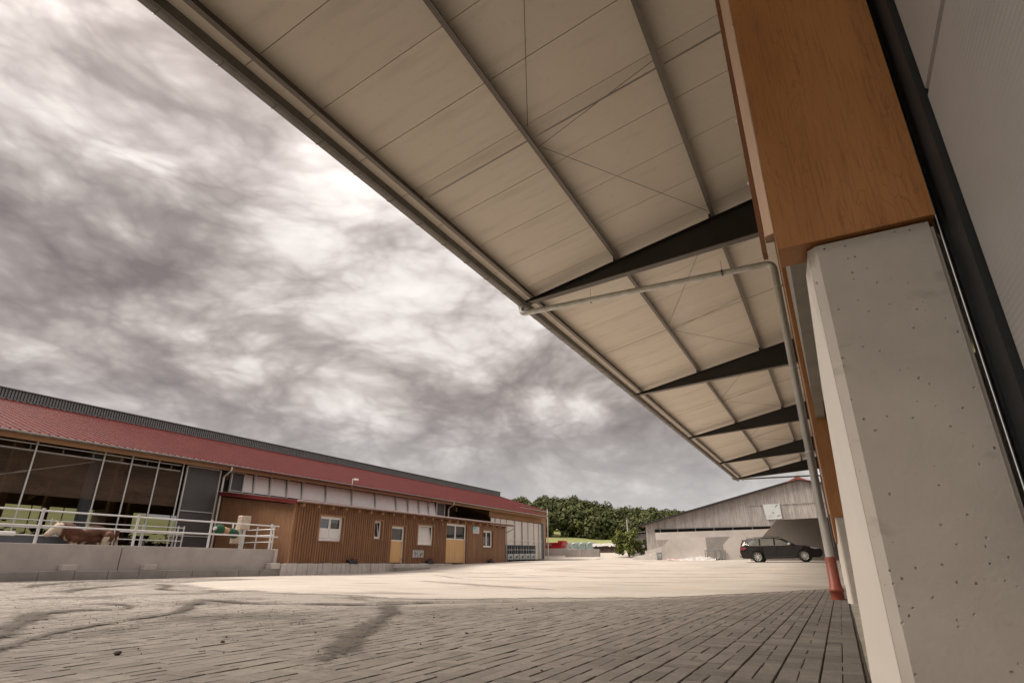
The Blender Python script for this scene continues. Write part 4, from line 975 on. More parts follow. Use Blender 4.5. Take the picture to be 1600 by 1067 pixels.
            for z in (z0 + .25, zm - .1, z1 - .35):
                m = MB(); m.cbox(xr + .011, xr + .04, y1 - f - .03, y1 - .01, z, z + .13, .006); m.build('hinge', 'galv', D)
    # grey plate with two black marks, lamps
    m = MB(); m.cbox(XA - .01, XA + .012, 31.27, 32.42, .93, 1.39, .004); pl = m.build('metal_plate', 'galv', A)
    for sgn, yc in ((1, 31.62), (-1, 32.12)):
        m = MB(); m.prism([(yc - .12, 1.27), (yc + .13, 1.15), (yc + .02, 1.14), (yc + .0, 1.03), (yc - .05, 1.10)] if sgn > 0 else [(yc - .02, 1.28), (yc + .13, 1.16), (yc - .02, 1.02), (yc - .10, 1.06), (yc + .02, 1.15)], 'x', XA + .0125, XA + .016); m.build('black_mark', 'ink', pl)
    for y, z in ((34.2, 3.2), (36.85, 3.42)):
        m = MB(); m.cbox(XA, XA + .06, y - .05, y + .05, z - .06, z + .04, .01); m.tube([(XA + .06, y, z), (XA + .16, y, z), (XA + .18, y, z - .04), (XA + .18, y, z - .12)], [.02, .02, .05, .08], 10); m.build('wall_lamp', 'lamp_body', A)
MT['flange_pink'] = mk('mauve_grey_gutter', (.36, .27, .26), .12, .4, 4, .3)
annex()
m = MB(); m.cbox(XA + .0, XA + .02, 38.52, 39.44, 2.72, 3.23, .003); s_ = thing('wall_sign', (XA, 39, 2.9), 'small white notice board with a blue top band between annex door and window', 'sign'); m.build('board', 'white_panel', s_)
m = MB(); m.box(XA + .0205, XA + .023, 38.56, 39.0, 3.02, 3.20); m.build('blue_band', 'cyan', s_)
for i in range(4):
    m = MB(); m.box(XA + .0205, XA + .0225, 38.6, 39.2 - .1 * (i % 2), 2.80 + i * .05, 2.815 + i * .05); m.build('text_line', 'hutch_light', s_)

# ------------------------------------------------------------------ plinth of palisade stones, retaining wall, kerb
def plinth():
    Pz = thing('palisade_plinth', (-24.1, 27, 0), 'row of upright grey palisade stones under the brown annex, lower towards the right', 'plinth')
    y = 20.62; i = 0
    while y < 35.2:
        if not 28.85 < y < 32.0:
            w = .31 + .05 * random.random(); m = MB(); dz = random.gauss(0, .008); m.cbox(-24.32, -23.99 + random.gauss(0, .012), y + .006, y + w - .006, G(-24, y) - .1, AZ0 - .012 + dz, .015); m.build('stone', 'palisade', Pz)
        else: w = .33
        y += w
    m = MB(); m.box(-24.6, -24.33, 20.6, 44.0, -.1, AZ0 - .02); m.build('backing', 'kerb', Pz)
    m = MB(); m.cbox(-24.32, -23.75, 28.86, 32.1, .0, .555, .02); m.build('door_step', 'palisade', Pz)
    m = MB(); m.cbox(-23.745, -23.35, 28.7, 32.0, .0, .33, .02); m.build('door_step', 'kerb', Pz)
    Wl = thing('retaining_wall', (-24.6, 12, 0), 'long low precast concrete retaining wall below the pipe fence', 'wall')
    for a, b in ((3.0, 7.6), (7.62, 13.30), (13.33, 20.50)):
        m = MB(); m.cbox(-24.75, -24.5, a, b, .05, 1.205, .012); m.build('wall_panel', 'concrete_wall', Wl)
    m = MB(); m.cbox(-24.76, -24.42, 20.503, 20.68, .4, 1.22, .012); m.build('end_pier', 'block', Wl)
    Kb = thing('kerb_course', (-24.3, 12, 0), 'course of grey kerb blocks along the foot of the retaining wall', 'kerb')
    y = 2.71
    while y < 20.4:
        L = 1.12; m = MB(); m.cbox(-24.495, -24.08 + random.gauss(0, .006), y + .006, y + L - .006, -.1, .30 + random.gauss(0, .004), .014); m.build('kerb_block', 'kerb', Kb); y += L
    m = MB(); m.cbox(-24.49, -24.02, 20.1, 20.60, .302, .58, .02); m.build('corner_block', 'palisade', Kb)
    for y, lb in ((11.27, 'small pale concrete block on the kerb below the cow'), (14.15, 'small pale concrete block on the kerb right of the wall joint')):
        m = MB(); m.cbox(-24.495, -24.2, y, y + .5, .306, .52, .02); m.build('concrete_block', 'block', label=lb, cat='block', group='pale blocks on the kerb')
    m = MB(); m.box(-30.2, -24.751, 3, 20.6, .2, FL); m.build('stable_yard', 'floor', kind='structure')
plinth()

# cow brush on its post
def cow_brush():
    T = thing('cow_brush', (-25.9, 19.6, FL), 'swinging cow brush with green rollers on a post before the annex side wall', 'cow brush')
    m = MB(); m.cbox(-26.0, -25.85, 19.60, 19.75, FL, 2.2, .01); m.build('post', 'galv', T)
    m = MB(); m.cbox(-26.1, -25.78, 19.35, 19.90, 2.12, 2.78, .02); m.build('control_box', 'brush_box', T)
    m = MB(); m.cbox(-26.05, -25.8, 19.05, 19.45, 1.45, 2.15, .04); m.build('motor_box', 'brush_box', T)
    def drum(a, b, r, mat, n):
        pts = [Vector(a).lerp(Vector(b), i / 6) for i in range(7)]; m = MB(); m.tube(pts, [r * .8, r, r * 1.05, r, r * 1.05, r, r * .8], 18); m.build(n, mat, T)
    drum((-25.8, 18.05, 2.10), (-25.8, 18.42, 2.06), .21, 'brush_green', 'brush_roller'); drum((-25.8, 18.42, 2.06), (-25.8, 18.75, 2.0), .15, 'brush_tan', 'brush_roller'); drum((-25.8, 18.75, 2.0), (-25.85, 19.25, 1.86), .20, 'brush_green', 'brush_roller')
    m = MB(); m.tube([(-25.8, 17.95, 2.11), (-25.8, 18.1, 2.1)], .09, 12); m.build('hub', 'galv', T)
    for y in (19.02, 19.22):
        m = MB(); m.tube([(-25.9, y, 2.14), (-25.9, y, 2.42)], .035, 8); m.build('spring_rod', 'white_pvc', T)
cow_brush()
def trough():
    T = thing('water_trough', (-26.5, 10.9, FL), 'long blue grey water trough behind the wall left of the cow', 'trough')
    m = MB(); m.cbox(-26.85, -26.25, 9.0, 12.3, 1.05, 1.52, .03); m.build('basin', 'trough', T)
    for y in (9.3, 11.9): m = MB(); m.cbox(-26.75, -26.35, y, y + .12, FL, 1.06, .01); m.build('foot', 'galv', T)
    m = MB(); m.cbox(-26.45, -26.2, 9.95, 10.42, 1.48, 1.64, .03); m.build('float_cover', 'white_pvc', T)
    m = MB(); m.tube([(-26.24, 9.0, 1.53), (-26.24, 12.3, 1.53)], .025, 8); m.build('rim', 'galv', T)
trough()

# ------------------------------------------------------------------ cow
def cow():
    mb = bpy.data.metaballs.new('cow_body'); mb.resolution = .05; mb.render_resolution = .05; mb.threshold = .35
    o = bpy.data.objects.new('cow_body', mb); col.objects.link(o)
    def el(x, y, z, r, sx=1, sy=1, sz=1):
        e = mb.elements.new(); e.type = 'ELLIPSOID'; e.co = (x, y, z); e.radius = r; e.size_x, e.size_y, e.size_z = sx, sy, sz
    def limb(a, b, r0, r1, n=6):
        for i in range(n):
            t = i / (n - 1); p = Vector(a).lerp(Vector(b), t); e = mb.elements.new(); e.type = 'BALL'; e.co = p; e.radius = r0 + (r1 - r0) * t
    # along Y: head towards -Y
    el(0, .62, 1.10, .62, .40, .55, .45); el(0, .15, 1.02, .66, .46, .62, .50); el(0, -.28, 1.05, .62, .40, .50, .50)
    el(0, .88, 1.15, .45, .38, .32, .36); el(0, .30, 1.28, .45, .24, .9, .24); el(0, -.1, .80, .56, .42, .75, .42); el(0, .35, .80, .5, .42, .6, .40); el(0, .62, .78, .26, .5, .5, .5)
    limb((0, -.50, 1.12), (0, -.86, 1.22), .36, .25, 5); limb((0, -.50, .92), (0, -.8, 1.08), .28, .22, 4)
    limb((0, -.90, 1.25), (0, -1.20, .96), .225, .15, 6); el(0, -.93, 1.26, .24, .55, .55, .5); el(0, -1.20, .94, .17, .55, .5, .5)
    for s in (-1, 1):
        limb((s * .13, -.92, 1.30), (s * .30, -.86, 1.30), .09, .07, 4)
        limb((s * .18, -.36, .80), (s * .17, -.36, .45), .21, .11, 5); limb((s * .17, -.36, .45), (s * .17, -.38, .06), .105, .095, 5)
        limb((s * .20, .78, .95), (s * .19, .66, .55), .29, .14, 5); limb((s * .19, .66, .55), (s * .19, .84, .42), .13, .11, 4); limb((s * .19, .84, .42), (s * .19, .80, .06), .105, .095, 5)
    limb((0, 1.10, 1.22), (0, 1.16, .62), .10, .085, 16); el(0, 1.16, .52, .12, .5, .5, .8)
    bpy.context.view_layer.update(); dg = bpy.context.evaluated_depsgraph_get()
    me = bpy.data.meshes.new_from_object(o.evaluated_get(dg)); bpy.data.objects.remove(o); me.name = 'cow'
    for p in me.polygons: p.use_smooth = True
    me.materials.clear(); c = obj('cow', me, 'cow')
    tag(c, 'brown and white cow standing behind the retaining wall, head to the left', 'cow'); c.location = (-25.75, 12.47, FL - .0); c.rotation_euler = (0, 0, R(-8))
    for s in (-1, 1):
        m = MB(); m.tube([(s * .10, -.94, 1.40), (s * .17, -.97, 1.44), (s * .20, -1.0, 1.50)], [.024, .018, .006], 8); h = m.build('horn', 'brush_box'); h.parent = c
        m = MB(); m.tube([(s * .118, -1.015, 1.195), (s * .135, -1.02, 1.195)], .024, 8); h = m.build('eye', 'black'); h.parent = c
cow()

# flower pots by the annex wall
def pot(y, label):
    T = thing('flower_pot', (-24.08, y, AZ0), label, 'flower pot', 'flower pots along the annex wall'); m = MB()
    z0 = AZ0 if y < 35 else G(-24, y); m.cbox(-24.22, -23.95, y - .36, y + .36, z0 - .02, z0 + .17, .03); m.build('planter', 'black', T)
    r = random.Random(int(y * 10)); m = MB(); m2 = MB()
    for i in range(120):
        a = r.random() * 6.3; d = r.random(); x = -24.08 + .14 * d * math.cos(a); yy = y + .36 * d * math.sin(a); z = z0 + .17 + .14 * (1 - d * d) * r.random(); s = .035
        q = [(x + s * math.cos(a + k * 1.57), yy + s * math.sin(a + k * 1.57), z + s * .8 * r.random()) for k in range(4)]
        (m2 if i % 3 == 0 else m).add(q, [(0, 1, 2, 3)])
    m.build('foliage', 'leafpot', T, kind='stuff'); m2.build('blossom', 'flower', T, kind='stuff')
pot(25.58, 'flower pot at the annex wall below and right of the largest window'); pot(32.9, 'flower pot at the annex wall below the tilted double window'); pot(40.97, 'flower pot at the annex wall below the window nearest the far end')

# calf feeding boxes beside the annex
def hutch():
    T = thing('calf_box', (-25.0, 0, 0), '', 'calf box', 'row of calf boxes past the annex'); w = 1.06; h = 1.30
    m = MB(); m.box(-26.0, -25.0, 0, .03, .12, h); m.box(-26.0, -25.0, w - .03, w, .12, h); m.box(-26.0, -25.97, .031, w - .031, .12, h - .03); m.box(-25.969, -25.0, .031, w - .031, .12, .16); m.build('shell', 'hutch', T)
    m = MB(); m.cbox(-26.03, -24.96, -.005, w + .005, h, h + .045, .012); m.build('lid', 'hutch', T)
    m = MB(); m.cbox(-25.04, -24.985, .035, w - .035, .14, .62, .01); d = m.build('front_board', 'hutch_light', T)
    m = MB(); m.tube([(-24.984, w / 2 + .17 * math.cos(i * .524), .42 + .14 * math.sin(i * .524)) for i in range(13)], .018, 6); m.build('bucket_ring', 'galv', d)
    m = MB(); m.tube([(-24.97, w / 2, .30), (-24.97, w / 2, .42)], [.10, .125], 12); m.build('bucket', 'hutch', d)
    for yy in (.30, .74):
        m = MB(); m.tube([(-25.0, yy, .62), (-25.0, yy, 1.28)], .018, 6); m.build('bar', 'galv', T)
    m = MB(); m.tube([(-25.0, .04, .95), (-25.0, w - .04, .95)], .018, 6); m.build('bar', 'galv', T)
    for yy in (.1, w - .1):
        m = MB(); m.tube([(-25.12, yy - .03, .09), (-25.12, yy + .03, .09)], .09, 12); m.build('wheel', 'black', T)
    return T
h0 = hutch(); ords = ['leftmost calf box, next to the annex corner', 'second calf box from the annex corner', 'middle calf box of the row of five', 'fourth calf box from the annex corner', 'rightmost calf box, farthest from the annex']
for i, lb in enumerate(ords):
    y = 45.3 + i * 1.10; t = h0 if i == 0 else dup(h0); t.location = (-25.0, y, G(-25, y)); t['label'] = 'blue grey ' + lb

# ------------------------------------------------------------------ parked estate car (local: +X front, near side at -Y)
def car():
    T = thing('parked_car', (0, 0, 0), 'dark brown estate car parked side on before the concrete silo walls', 'car')
    L0, L1 = -2.37, 2.36; wr, wf = -1.33, 1.355; ar = .375; hw = .905
    def arch(cx):
        return [(cx + ar * math.cos(a), .33 + ar * math.sin(a)) for a in [math.pi - R(8) + 0 * i - (math.pi - R(16)) * i / 10 for i in range(11)]]
    low = [(L0 + .06, .34), (L0 + .14, .24), (wr - ar - .02, .22)] + arch(wr) + [(wr + ar + .03, .20), (wf - ar - .03, .20)] + arch(wf) + [(wf + ar + .02, .21), (L1 - .18, .22), (L1 - .04, .32)]
    top = [(L1, .52), (L1 - .02, .66), (L1 - .14, .76), (1.75, .86), (1.35, .935), (1.0, .975), (0, .965), (-1.0, .985), (-1.75, 1.02), (-2.15, 1.03), (L0 + .08, .98), (L0 + .02, .82), (L0, .60)]
    poly = low + top; n = len(poly)
    def halfw(x, z):
        w = hw
        if x > 1.5: w -= .30 * ((x - 1.5) / .86) ** 2.4
        if x < -1.7: w -= .20 * ((-1.7 - x) / .67) ** 2.2
        if z > .70: w -= (z - .70) * .20
        if z < .42: w -= (.42 - z) * .25
        return w
    # skin of the lower body: two sides + wrap
    bm = bmesh.new(); side = {}
    for s_ in (-1, 1):
        side[s_] = [bm.verts.new((x, s_ * halfw(x, z), z)) for x, z in poly]
        side[s_, 'in'] = [bm.verts.new((x * .992, s_ * (halfw(x, z) - .05), z + (.012 if i >= len(low) else 0))) for i, (x, z) in enumerate(poly)]
    for s_ in (-1, 1):
        for i in range(n):
            j = (i + 1) % n; f = (side[s_][i], side[s_][j], side[s_, 'in'][j], side[s_, 'in'][i]); bm.faces.new(f if s_ < 0 else f[::-1])
        f = side[s_]; fc = bm.faces.new(f[::-1] if s_ < 0 else f)
    for i in range(n):
        j = (i + 1) % n; bm.faces.new((side[-1, 'in'][i], side[-1, 'in'][j], side[1, 'in'][j], side[1, 'in'][i]))
    bmesh.ops.triangulate(bm, faces=[f for f in bm.faces if len(f.verts) > 4]); bmesh.ops.recalc_face_normals(bm, faces=bm.faces)
    for f in bm.faces: f.smooth = False
    me = bpy.data.meshes.new('body'); bm.to_mesh(me); bm.free(); body = obj('body', me, 'car_paint', T)
    # cabin: lofted sections, roof in body colour
    def ring(x, zb, zt, wb, wt):
        return [(x, -wb, zb), (x, -(wb * .45 + wt * .55), zb + (zt - zb) * .55), (x, -wt, zt - .07), (x, -wt + .12, zt - .012), (x, 0, zt + .015), (x, wt - .12, zt - .012), (x, wt, zt - .07), (x, (wb * .45 + wt * .55), zb + (zt - zb) * .55), (x, wb, zb)]
    st = [(1.05, .955, .975, .83, .80), (.62, .955, 1.19, .835, .74), (.20, .955, 1.385, .84, .68), (-.15, .955, 1.47, .845, .655), (-.7, .965, 1.50, .845, .65), (-1.4, .98, 1.47, .84, .645), (-1.95, 1.0, 1.41, .81, .63), (-2.12, 1.01, 1.36, .79, .62), (-2.28, 1.0, 1.03, .76, .70)]
    m = MB(); rs = [ring(*q) for q in st]; k = len(rs[0]); V = [p for r_ in rs for p in r_]
    m.add(V, [(i * k + j, i * k + j + 1, (i + 1) * k + j + 1, (i + 1) * k + j) for i in range(len(rs) - 1) for j in range(k - 1)], True); m.build('cabin', 'car_paint', T)
    # side glass, proud of the cabin
    def sw(x, z):   # cabin side half width at x,z
        for a, b in zip(st[:-1], st[1:]):
            if b[0] <= x <= a[0]:
                t = (x - a[0]) / (b[0] - a[0]); q = [a[i] + (b[i] - a[i]) * t for i in range(5)]; u = (z - q[1]) / max(.01, q[2] - .07 - q[1]); u = max(0, min(1, u))
                return q[3] + (q[4] - q[3]) * u * (1.0 if u > .55 else 1.0)
        return .8
    panes = [[(.62, .995), (-.18, .995), (-.18, 1.375), (.10, 1.30), (.36, 1.18)], [(-.28, .995), (-1.05, 1.005), (-1.05, 1.395), (-.7, 1.405), (-.28, 1.385)], [(-1.14, 1.01), (-1.70, 1.03), (-1.86, 1.10), (-1.72, 1.26), (-1.45, 1.345), (-1.14, 1.385)]]
    for s_ in (-1, 1):
        for p in panes:
            m = MB(); m.add([(x, s_ * (sw(x, z) + .035), z) for x, z in p] + [(x, s_ * (sw(x, z) - .01), z) for x, z in p], [tuple(range(len(p)))] + [(i, (i + 1) % len(p), len(p) + (i + 1) % len(p), len(p) + i) for i in range(len(p))]); m.build('side_window', 'carglass', T)
        path = [(.66, .972), (-.2, .972), (-1.1, .985), (-1.74, 1.01), (-1.93, 1.10), (-1.78, 1.27), (-1.5, 1.365), (-1.0, 1.425)]
        m = MB(); m.tube([(x, s_ * (sw(x, z) + .034), z) for x, z in path], .011, 6); m.build('chrome_strip', 'chrome', T)
        m = MB(); m.tube([(.1, s_ * .60, 1.475), (-.5, s_ * .61, 1.525), (-1.4, s_ * .60, 1.50), (-1.9, s_ * .58, 1.43)], .016, 6); m.build('roof_rail', 'black', T)
        m = MB(); m.cbox(.52, .70, min(s_ * .86, s_ * 1.02), max(s_ * .86, s_ * 1.02), 1.0, 1.12, .03); m.build('mirror', 'chrome', T)
        for x in (-.12, -.98):
            y = halfw(x, .87); m = MB(); m.cbox(x - .09, x + .09, min(s_ * (y - .02), s_ * (y + .025)), max(s_ * (y - .02), s_ * (y + .025)), .84, .87, .006); m.build('door_handle', 'car_paint', T)
        for x in (.78, -.22, -1.10):   # door gaps
            pts = [(x + (.03 if z > .6 else 0), z) for z in (.26, .4, .55, .7, .85, .94)]; m = MB(); m.tube([(a, s_ * (halfw(a, z) - .001), z) for a, z in pts], .006, 4); m.build('door_gap', 'black', T)
        m = MB(); m.tube([(a, s_ * (halfw(a, .30) + .004), .285) for a in (wr + ar + .06, -.5, .4, wf - ar - .06)], .02, 6); m.build('sill_trim', 'black', T)
        # lamps
        q = [(L1 - .10, .70), (L1 - .16, .765), (1.72, .855), (1.80, .76), (2.0, .70)]
        m = MB(); m.add([(x, s_ * (halfw(x, z) + .006), z) for x, z in q] + [(x, s_ * (halfw(x, z) - .10), z) for x, z in q], [tuple(range(5))] + [(i, (i + 1) % 5, 5 + (i + 1) % 5, 5 + i) for i in range(5)]); m.build('headlight', 'lamp_clear', T)
        q = [(L0 + .04, .74), (L0 + .05, .93), (-2.12, .95), (-1.93, .90), (-2.02, .80), (-2.16, .74)]
        m = MB(); m.add([(x, s_ * (halfw(x, z) + .008), z) for x, z in q] + [(x, s_ * (halfw(x, z) - .10), z) for x, z in q], [tuple(range(6))] + [(i, (i + 1) % 6, 6 + (i + 1) % 6, 6 + i) for i in range(6)]); m.build('tail_light', 'lamp_red', T)
        for x in (wr, wf):
            yc = s_ * .80
            m = MB(); pr = [(.23, -.105), (.275, -.11), (.315, -.085), (.325, -.04), (.325, .04), (.315, .085), (.275, .11), (.23, .105)]; nn = 28; V = []
            for i in range(nn):
                a = 2 * math.pi * i / nn
                V += [(x + r_ * math.cos(a), yc + w_, .325 + r_ * math.sin(a)) for r_, w_ in pr]
            m.add(V, [(i * 8 + j, i * 8 + (j + 1) % 8, ((i + 1) % nn) * 8 + (j + 1) % 8, ((i + 1) % nn) * 8 + j) for i in range(nn) for j in range(8)], True); W = m.build('wheel', 'tyre', T)
            m = MB(); yo = yc + s_ * .085
            for i in range(10):
                a = 2 * math.pi * i / 10; d = .10; V = []
                for r_, w_ in ((.05, .019), (.225, .026)):
                    for sg in (-1, 1):
                        for dy in (0, -.03 * s_): V.append((x + r_ * math.cos(a) - sg * w_ * math.sin(a), yo + dy, .325 + r_ * math.sin(a) + sg * w_ * math.cos(a)))
                m.add(V, [(0, 2, 6, 4), (1, 5, 7, 3), (0, 4, 5, 1), (2, 3, 7, 6)])
            m.tube([(x, yo - .02 * s_, .325), (x, yo + .004 * s_, .325)], .06, 14)
            pts = [(x + .235 * math.cos(2 * math.pi * i / 28), yo - .005 * s_, .325 + .235 * math.sin(2 * math.pi * i / 28)) for i in range(29)]; m.tube(pts, .016, 6, False); m.build('rim', 'alloy', W)
            m = MB(); m.tube([(x, yc - .10 * s_, .325), (x, yo - .05 * s_, .325)], .19, 20); m.build('brake_disc', 'black', W)
            m = MB(); m.tube([(x, s_ * .50, .33), (x, s_ * .70, .33)], .37, 20); m.build('wheel_housing', 'black', T)
    def glasspane(name, pts, mat='carglass'):
        m = MB(); m.add(pts, [tuple(range(len(pts)))]); m.build(name, mat, T)
    glasspane('windscreen', [(.95, -.72, 1.0), (.95, .72, 1.0), (.19, .58, 1.40), (.19, -.58, 1.40)]); glasspane('rear_window', [(-2.30, -.62, 1.04), (-2.30, .62, 1.04), (-2.15, .52, 1.345), (-2.15, -.52, 1.345)])
    m = MB(); m.cbox(L1 - .03, L1 + .012, -.45, .45, .42, .62, .01); m.build('grille', 'black', T)
    m = MB(); m.tube([(L0 + .1, 0, .36), (L0 - .10, 0, .34), (L0 - .14, 0, .40), (L0 - .14, 0, .46)], [.025, .025, .025, .03], 8); m.build('tow_hitch', 'black', T)
    m = MB(); m.tube([(-1.85, 0, 1.44), (-1.93, 0, 1.56)], .012, 6); m.build('aerial', 'black', T)
    m = MB(); m.cbox(-2.2, -2.1, -.5, .5, 1.345, 1.375, .01); m.build('roof_spoiler', 'car_paint', T)
    zr, zf = G(-4.5, 42) , G(-1.8, 42) + .0
    T.location = (-3.19, 42.0, .663); T.rotation_euler = (0, R(-1.2), R(0))
car()
# block paved strip under the car
def parking():
    m, nt, b = new_mat('paved_strip'); v = coords(nt)
    br = nt.nodes.new('ShaderNodeTexBrick'); nt.links.new(v, br.inputs['Vector']); br.inputs['Scale'].default_value = 1.; br.inputs['Brick Width'].default_value = .4; br.inputs['Row Height'].default_value = .2; br.inputs['Mortar Size'].default_value = .018
    br.inputs['Color1'].default_value = (.42, .385, .35, 1); br.inputs['Color2'].default_value = (.36, .33, .30, 1); br.inputs['Mortar'].default_value = (.16, .14, .12, 1)
    c = nmix(nt, .45, br.outputs['Color'], nramp(nt, nnoise(nt, v, 1.2, 7, .65), [(.3, (.30, .27, .24)), (.7, (.52, .48, .44))])); nt.links.new(c, b.inputs['Base Color']); b.inputs['Roughness'].default_value = .88
    sheet('parking_strip', list(np.arange(-6.5, .2, .5)), list(np.arange(33.5, 45.6, .5)), lambda x, y: G(x, y) + .010, m, kind='structure')
parking()

# ------------------------------------------------------------------ timber barn beyond the car
def timber_barn():
    B = thing('timber_barn', (-2, 66, .9), 'weathered grey board gable barn at the end of the yard', 'building')
    Y = 60.0; xl, xr, xp, zl, zr_, zp_ = -16.93, 12.7, -2.12, 4.25, 4.25, 7.80
    def top(x): return zl + (zp_ - zl) * (x - xl) / (xp - xl) if x < xp else zr_ + (zp_ - zr_) * (xr - x) / (xr - xp)
    m = MB(); x = xl; r = random.Random(3)
    while x < xr:
        w = .17 + .05 * r.random(); x2 = min(xr, x + w); xm = (x + x2) / 2
        if 2.5 < 99:
            segs = [(1.0, 3.46), (3.80, 5.76), (5.80, None)] if -15.95 < xm < -5.1 else [(1.0, 5.76), (5.80, None)]
            if xm < -6.7: segs = [(1.0, 3.46), (3.80, None)] if -15.95 < xm else [(1.0, None)]
            for k_, (a, b) in enumerate(segs):
                t1, t2 = (top(x) - .02, top(x2) - .02) if b is None else (b, b)
                if min(t1, t2) <= a + .02: continue
                yo = Y + r.random() * .02 - (.03 if b is None and len(segs) > 1 and xm > -6.7 else 0)
                m.add([(x + .004, yo, a), (x2 - .004, yo, a), (x2 - .004, yo, t2), (x + .004, yo, t1), (x + .004, yo + .025, a), (x2 - .004, yo + .025, a), (x2 - .004, yo + .025, t2), (x + .004, yo + .025, t1)],
                      [(0, 1, 2, 3), (7, 6, 5, 4), (0, 4, 5, 1), (1, 5, 6, 2), (2, 6, 7, 3), (3, 7, 4, 0)])
        x = x2
    m.build('gable_boards', 'grey_wood', B, kind='stuff')
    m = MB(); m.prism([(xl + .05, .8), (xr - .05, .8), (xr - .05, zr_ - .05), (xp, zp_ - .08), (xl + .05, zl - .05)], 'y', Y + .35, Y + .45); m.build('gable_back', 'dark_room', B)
    m = MB(); m.box(xl, xl + .15, Y + .05, Y + 25, .8, zl - .1); m.build('side_wall', 'grey_wood', B)
    for a, b in (((xl - .5, zl - .12 + .0), (xp, zp_)), ((xp, zp_), (xr + .5, zr_ - .12))):
        m = MB(); m.prism([(a[0], a[1] + .01), (b[0], b[1] + .01), (b[0], b[1] + .14), (a[0], a[1] + .14)], 'y', Y - .35, Y + 25); rf = m.build('roof', 'tile_red', B)
        m = MB(); m.prism([(a[0], a[1] - .06), (b[0], b[1] - .06), (b[0], b[1] + .15), (a[0], a[1] + .15)], 'y', Y - .40, Y - .352); m.build('barge_board', 'steel_dark', rf)
    for i in range(3):
        yy = Y - .42 + i * .5; m = MB(); m.prism([(xp - 1.15, zp_ - .20), (xp - .25, zp_ + .20), (xp - .10, zp_ + .40), (xp + .10, zp_ + .40), (xp + .25, zp_ + .20), (xp + 1.15, zp_ - .20), (xp, zp_ + .05)], 'y', yy, yy + .46); m.build('ridge_tile', 'tile_red', B)
    m = MB(); m.box(-15.9, -4.9, Y - .10, Y - .02, 3.80, 3.86); m.build('slot_rail', 'vent_grey', B)
    for x in np.arange(-15.5, -5, 1.75):
        m = MB(); m.box(x, x + .07, Y + .05, Y + .12, 3.45, 3.80); m.build('slot_post', 'grey_wood', B)
    m = MB(); m.box(-6.75, 9.0, Y - .06, Y - .035, 5.74, 5.80); m.build('ledge', 'grey_wood', B)
    s_ = thing('gable_sign', (-4.7, Y - .08, 5.1), 'pale square board with small dark marks on the grey board gable', 'sign')
    m = MB(); m.prism([(-5.50, 5.78), (-4.02, 5.80), (-4.00, 4.44), (-5.33, 4.40)], 'y', Y - .10, Y - .07); m.build('board', 'white_panel', s_)
    for p in ([(-4.83, 5.10), (-4.62, 4.98), (-4.52, 5.08), (-4.60, 5.02), (-4.66, 4.90)], [(-4.42, 5.45), (-4.18, 5.72), (-4.22, 5.74), (-4.46, 5.49)], [(-4.40, 4.70), (-4.08, 4.78), (-4.08, 4.74), (-4.38, 4.65)]):
        m = MB(); m.prism(p, 'y', Y - .105, Y - .1015); m.build('mark', 'ink', s_)
    for z in (4.75, 4.62): m = MB(); m.box(-5.2, -4.75, Y - .1045, Y - .1015, z, z + .03); m.build('text_line', 'hutch_light', s_)
timber_barn()

# ------------------------------------------------------------------ silo walls and clutter in front of the timber barn
def slabwall(label, poly, Y, t, mat, rough=True):
    m = MB(); m.prism(poly, 'y', Y, Y + t); T = m.build('silo_wall', mat, label=label, cat='concrete wall', group='concrete silo walls at the end of the yard')
    bpy_b = T.modifiers.new('bevel', 'BEVEL'); bpy_b.width = .02; bpy_b.segments = 1; return T
g53 = .80
slabwall('pale silo wall with sloped left corner, leftmost behind the heap', [(-13.75, g53 - .2), (-13.70, 1.85), (-12.84, 2.64), (-9.81, 2.71), (-9.81, g53 - .2)], 53, .35, 'slab_light')
slabwall('grey silo wall set back behind the metal cage', [(-10.4, .6), (-10.4, 2.75), (-7.0, 2.80), (-7.0, .6)], 55, .3, 'kerb')
slabwall('pale silo wall with sloped left corner just left of the car', [(-8.15, .6), (-8.10, 2.0), (-7.30, 2.80), (-4.0, 3.20), (-4.0, .6)], 51, .35, 'slab_light')
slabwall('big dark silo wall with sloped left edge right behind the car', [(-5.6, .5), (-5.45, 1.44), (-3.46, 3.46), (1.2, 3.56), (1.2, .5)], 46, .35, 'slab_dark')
slabwall('low pale wall at the left foot of the grey timber barn', [(-16.2, .6), (-16.2, 1.70), (-13.2, 2.35), (-13.2, .6)], 56.5, .3, 'slab_light')
slabwall('long pale concrete band below the slot of the timber barn', [(-15.35, 2.70), (-15.35, 3.38), (-4.9, 3.46), (-4.9, 2.70)], 57.6, .25, 'slab_light')
P2 = thing('palisade_border', (-16, 53, .8), 'curved low border of pale palisade stones left of the timber barn', 'border')
for i in range(13):
    t = i / 12; x = -17.6 + 3.6 * t; y = 57.5 - 5.4 * t ** .7; m = MB(); m.cbox(x - .15, x + .14, y - .15, y + .15, G(x, y) - .1, G(x, y) + .20 + .38 * t, .02); m.build('stone', 'palisade', P2)
# small hatch frame
T = thing('hatch_frame', (-13.8, 52.4, .8), 'small upright metal hatch frame against the leftmost silo wall', 'frame')
for a in ((-14.10, -14.05, .84, 1.48), (-13.60, -13.55, .84, 1.48)): m = MB(); m.cbox(a[0], a[1], 52.40, 52.45, a[2], a[3], .005); m.build('upright', 'vent_grey', T)
for z in (.86, 1.43): m = MB(); m.cbox(-14.05, -13.6, 52.40, 52.45, z, z + .05, .005); m.build('crossbar', 'vent_grey', T)
m = MB(); m.box(-14.05, -13.6, 52.42, 52.43, .91, 1.43); m.build('plate', 'hutch_light', T)
